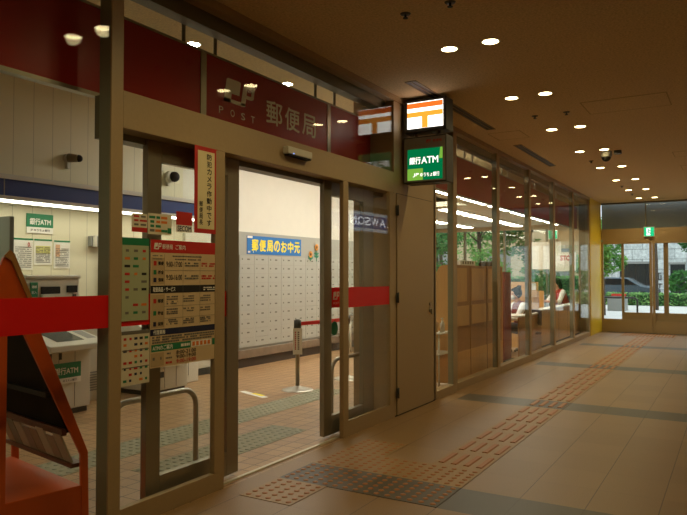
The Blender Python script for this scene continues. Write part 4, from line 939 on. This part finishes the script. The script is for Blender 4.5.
    if long_hair: limb(m, [Hd+Vector((-.06, 0, .02)), Hd+Vector((-.10, 0, -.12)), Hd+Vector((-.13, 0, -.28))], [.085, .075, .045])
    else:
        m.ball(Hd+Vector((-.075, 0, .125)), .05, n=10)
        for k in range(7): a = 2*math.pi*k/7; c = Hd+Vector((-.075, 0, .125)); m.cyl(c, c+Vector((.05*math.cos(a)-.01, .05*math.sin(a), .045)), .018, .005, 6)
    grown('hair', m, .009, M_hair, t, 2)
    if mask:
        m = MB(); m.ball(Hd+Vector((.06, 0, -.06)), .062, (.85, .98, .85), 14); grown('face_mask', m, .008, M_shirt, t, 2)
    t.location = (x, y, 0); t.rotation_euler = (0, 0, rz); return t
A = math.atan2(.70, -.70)
clerk(13.02, 3.58, A, 'clerk with dark tied up hair, white face mask and maroon vest bending over a desk', .40, M_vest, .14, True, False, .24)
chair(13.04, 3.56, A, 'dark swivel chair under the masked clerk', M_navycl, .40)
A2 = math.atan2(.62, -.78)
clerk(17.5, 3.82, A2, 'clerk in red vest with long dark hair leaning forward behind the far counter', .56, M_vest2, .16, False, True, .30)
chair(17.55, 3.86, A2, 'dark swivel chair under the red vested clerk', M_navycl, .56)
t = thing('visitor_chair', 'pale wooden chair back behind the far counter', 'chair', (16.1, 4.2, 0)); obj('seat', MB().box(15.9, 16.3, 4.0, 4.4, .42, .45), M_wood, t, .01); obj('backrest', MB().box(16.27, 16.3, 4.0, 4.4, .62, 1.12), M_wood, t, .01)
for x in (15.93, 16.27):
    for y in (4.03, 4.37): obj('leg', MB().box(x-.018, x+.018, y-.018, y+.018, 0, .42 if x < 16 else .64), M_woodd, t)
# notices hung in the far window
def hung(x, y0, y1, z0, z1, lab, col=M_paperw):
    t = thing('window_poster', lab, 'poster', (x, (y0+y1)/2, z0)); obj('sheet', MB().box(x, x+.006, y0, y1, z0, z1), col, t); obj('string', MB().cyl((x+.003, y0+.05, z1), (x+.003, y0+.05, 2.9), .002, n=6).cyl((x+.003, y1-.05, z1), (x+.003, y1-.05, 2.9), .002, n=6), M_white, t); return t
hung(XE-.1, 4.13, 4.93, 1.66, 2.42, 'large blank white sheet hanging in the far office window'); t = hung(XE-.25, 3.72, 4.42, 1.60, 2.12, 'white poster with red lettering hanging in the far office window')
m = MB(); text(m, 'STOP', (XE-.255, 3.95, 1.96), .34, .13, (0, -1, 0), (0, 0, 1), .04); obj('lettering', m, M_redink, t)
t = thing('window_poster', 'small blue poster stuck low on the far office window', 'poster', (XE+.025, 3.61, 1.2)); obj('sheet', MB().box(XE+.024, XE+.0295, 3.52, 3.70, 1.2, 1.62), M_paperw, t); obj('blue_block', MB().box(XE+.02, XE+.024, 3.54, 3.68, 1.24, 1.5), mat('sky_blue', '#4a9ac0', .6), t)

# ================================================================== OUTSIDE THE FAR END
struct('ground', MB().box(XE+.1, 90, -60, 60, -.12, -.02), M_asph)
struct('path_forecourt', MB().box(XE+.1, 36.5, -12, 30, -.02, -.005), M_pave)
def leaves(m, c, r, sc, n, size, rs):
    for i in range(n):
        d = Vector((rs.gauss(0, 1), rs.gauss(0, 1), rs.gauss(0, 1))).normalized(); q = r*rs.uniform(.55, 1.05)
        p = Vector(c)+Vector((d.x*q*sc[0], d.y*q*sc[1], d.z*q*sc[2]))
        u = Vector((rs.gauss(0, 1), rs.gauss(0, 1), rs.gauss(0, .6))).normalized(); v = u.orthogonal().normalized(); v = (v+Vector((0, 0, rs.uniform(-.5, .5)))).normalized(); s = size*rs.uniform(.6, 1.3)
        m.add([p-u*s, p-v*s*.5+u*s*.1, p+u*s, p+v*s*.5+u*s*.1], [(0, 1, 2, 3)])
def tree(x, y, h, r, mt, lab, seed, low=.32, n=9):
    rs = random.Random(seed); t = thing('tree', lab, 'tree', (x, y, 0), 'trees outside the far end')
    m = MB(); m.tube([(x, y, -.05), (x+.05, y, h*.3), (x-.03, y+.05, h*.6), (x, y, h*.85)], [.12, .10, .07, .03], 10)
    cl = []
    for i in range(n):
        a = rs.uniform(0, 6.28); q = r*rs.uniform(.2, .75); z = h*rs.uniform(low, .95); c = (x+q*math.cos(a), y+q*math.sin(a), z); cl.append(c); m.tube([(x, y, z*.8), ((x+c[0])/2, (y+c[1])/2, z*.92), c], [.035, .025, .01], 6)
    obj('trunk', m, M_bark, t)
    m = MB()
    for c in cl: leaves(m, c, r*.48, (1, 1, .8), 420, .085, rs)
    obj('foliage', m, mt, t)
tree(22.3, 9.3, 5.2, 1.45, M_leafB, 'leafy tree outside the office window nearest the lit sign', 1, .22); tree(26.2, 9.0, 5.6, 1.5, M_leafA, 'bright leafy tree in the middle of the office end window', 2, .25); tree(22.3, 5.9, 5.2, 1.25, M_leafB, 'dark leafy tree outside the office window behind the masked clerk', 3, .25)
tree(26.5, 4.35, 3.9, 1.15, M_leafA, 'green tree outside left of the far glass entrance', 4, .32); tree(24.5, 1.05, 4.2, 1.0, M_leafB, 'dark needle tree at the right edge of the far entrance', 5, .2); tree(33.0, 13.5, 7.0, 2.2, M_leafA, 'large tree behind the others, left of the office end window', 6, .2)
tree(31.5, 3.0, 7.2, 1.5, M_leafA, 'tall tree rising behind the far entrance canopy', 8, .55)
def hedge(x0, x1, y0, y1, h, mt, lab, seed):
    rs = random.Random(seed); t = thing('hedge', lab, 'hedge', ((x0+x1)/2, (y0+y1)/2, 0)); obj('hedge_core', MB().box(x0+.12, x1-.12, y0+.12, y1-.12, 0, h-.12), mat('hedge_core', '#2c4a26', .9), t)
    m = MB(); n = int((y1-y0)*330)
    for i in range(n):
        f = rs.random(); p = Vector((x0+rs.uniform(0, .2), rs.uniform(y0, y1), rs.uniform(.02, h))) if f < .6 else Vector((rs.uniform(x0, x1), rs.uniform(y0, y1), h-rs.uniform(0, .16)))
        leaves(m, p, .02, (1, 1, 1), 1, .075, rs)
    obj('foliage', m, mt, t)
hedge(35.6, 36.4, -1.0, 6.0, .62, M_leafC, 'low clipped hedge beyond the pale pavement, seen through the entrance', 11); hedge(29.2, 30.0, 5.2, 11, 1.45, M_leafC, 'taller hedge outside the office end window', 12)
t = thing('stone_building', 'pale stone block building across the street from the far entrance', 'building', (45, 2, 0))
m = MB()
def wall(y0, y1, z0, z1): m.box(45, 45.5, y0, y1, z0, z1)
wall(-12, 2.65, -.1, 12); wall(3.5, 4.55, -.1, 12); wall(6.4, 7.4, -.1, 12); wall(2.65, 3.5, 2.2, 12); wall(4.55, 6.4, 2.25, 12); obj('wall', m, M_stonew, t)
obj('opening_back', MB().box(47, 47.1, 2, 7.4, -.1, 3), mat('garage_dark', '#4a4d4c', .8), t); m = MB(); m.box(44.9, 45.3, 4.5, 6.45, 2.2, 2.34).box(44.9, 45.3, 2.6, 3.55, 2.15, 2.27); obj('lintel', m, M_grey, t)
for y in (4.9, 5.5, 6.0): obj('opening_post', MB().box(46, 46.08, y, y+.07, -.1, 2.3), M_dkgrey, t)
m = MB()
for (y, z, a, b) in ((4.12, 1.62, .30, .05), (4.12, 1.42, .05, .36), (4.25, 1.38, .05, .26), (3.98, 1.38, .05, .26), (4.12, 1.22, .34, .05), (4.05, .95, .28, .05), (4.05, .82, .05, .2)): m.box(44.96, 45, y-a/2, y+a/2, z-b/2, z+b/2)
obj('wall_emblem', m, M_dkgrey, t)
t = thing('brick_building', 'beige brick building behind the trees outside the office windows', 'building', (44, 18, 0)); m = MB(); m.box(44, 44.6, 7.45, 40, -.1, 14); obj('wall', m, mat('beige_brick', '#c2ac84', .9, noise=.12, nscale=2), t)
for i in range(5):
    for j in range(3): w_ = obj('window', MB().box(43.96, 44, 9+4*i, 10.6+4*i, 1.2+3.6*j, 3.2+3.6*j), M_grey, t)
# car across the street
t = thing('car', 'dark silver car parked across the street behind the hedge', 'car', (40, 5.6, 0)); cb = mat('car_paint', '#5b666c', .25, .4)
prof = [(3.6, .28), (3.65, .62), (3.75, .82), (4.5, .95), (5.15, 1.36), (6.3, 1.38), (7.1, .98), (7.55, .9), (7.62, .3)]
obj('body', MB().prism([(39.4, y, z) for y, z in prof], (1.65, 0, 0)), cb, t, .08); obj('side_glass', MB().prism([(39.385, y, z) for y, z in [(4.7, .95), (5.2, 1.3), (6.25, 1.31), (6.85, .98)]], (.02, 0, 0)), M_dark, t)
for y in (4.4, 6.8):
    for x in (39.4, 40.85): wh = obj('wheel', MB().cyl((x, y, .30), (x+.2, y, .30), .31, n=24), M_dark, t); obj('hub', MB().cyl((x-.01, y, .30), (x, y, .30), .17, n=16), M_steel_lt, wh)
t = thing('planter_box', 'grey box planter on the pavement outside the far entrance', 'planter', (31, 5.5, 0)); obj('box', MB().box(29.8, 30.6, 4.0, 4.7, -.005, .58), M_grey, t, .02); obj('soil', MB().box(29.85, 30.55, 4.05, 4.65, .58, .6), M_bark, t)
t = thing('red_board', 'low red board standing behind the grey planter outside', 'board', (31.2, 4.4, 0)); obj('board', MB().box(31.2, 31.26, 4.15, 4.75, .35, .68), mat('bright_red', '#d23a2a', .5), t); obj('leg', MB().box(31.2, 31.26, 4.2, 4.26, -.005, .35), M_dkgrey, t); obj('leg', MB().box(31.2, 31.26, 4.64, 4.70, -.005, .35), M_dkgrey, t)
pts = [(21.5, 3.9, 0), (21.5, 3.9, .72)] + [(21.5, 3.9-.1+.1*math.cos(a), .72+.1*math.sin(a)) for a in (.4, .8, 1.2, 1.57)] + [(21.5, 2.65+.1*math.sin(a), .72+.1*math.cos(a)) for a in (0, -.4, -.8, -1.2)] + [(21.5, 2.55, .72), (21.5, 2.55, 0)]
tag(obj('barrier_rail', MB().tube(pts, .03, 10), M_dkgrey, origin=(21.5, 3.2, 0)), 'dark tubular rail on the pavement just outside the far entrance', 'rail')
bpy.data.objects.remove(_to, do_unlink=True)
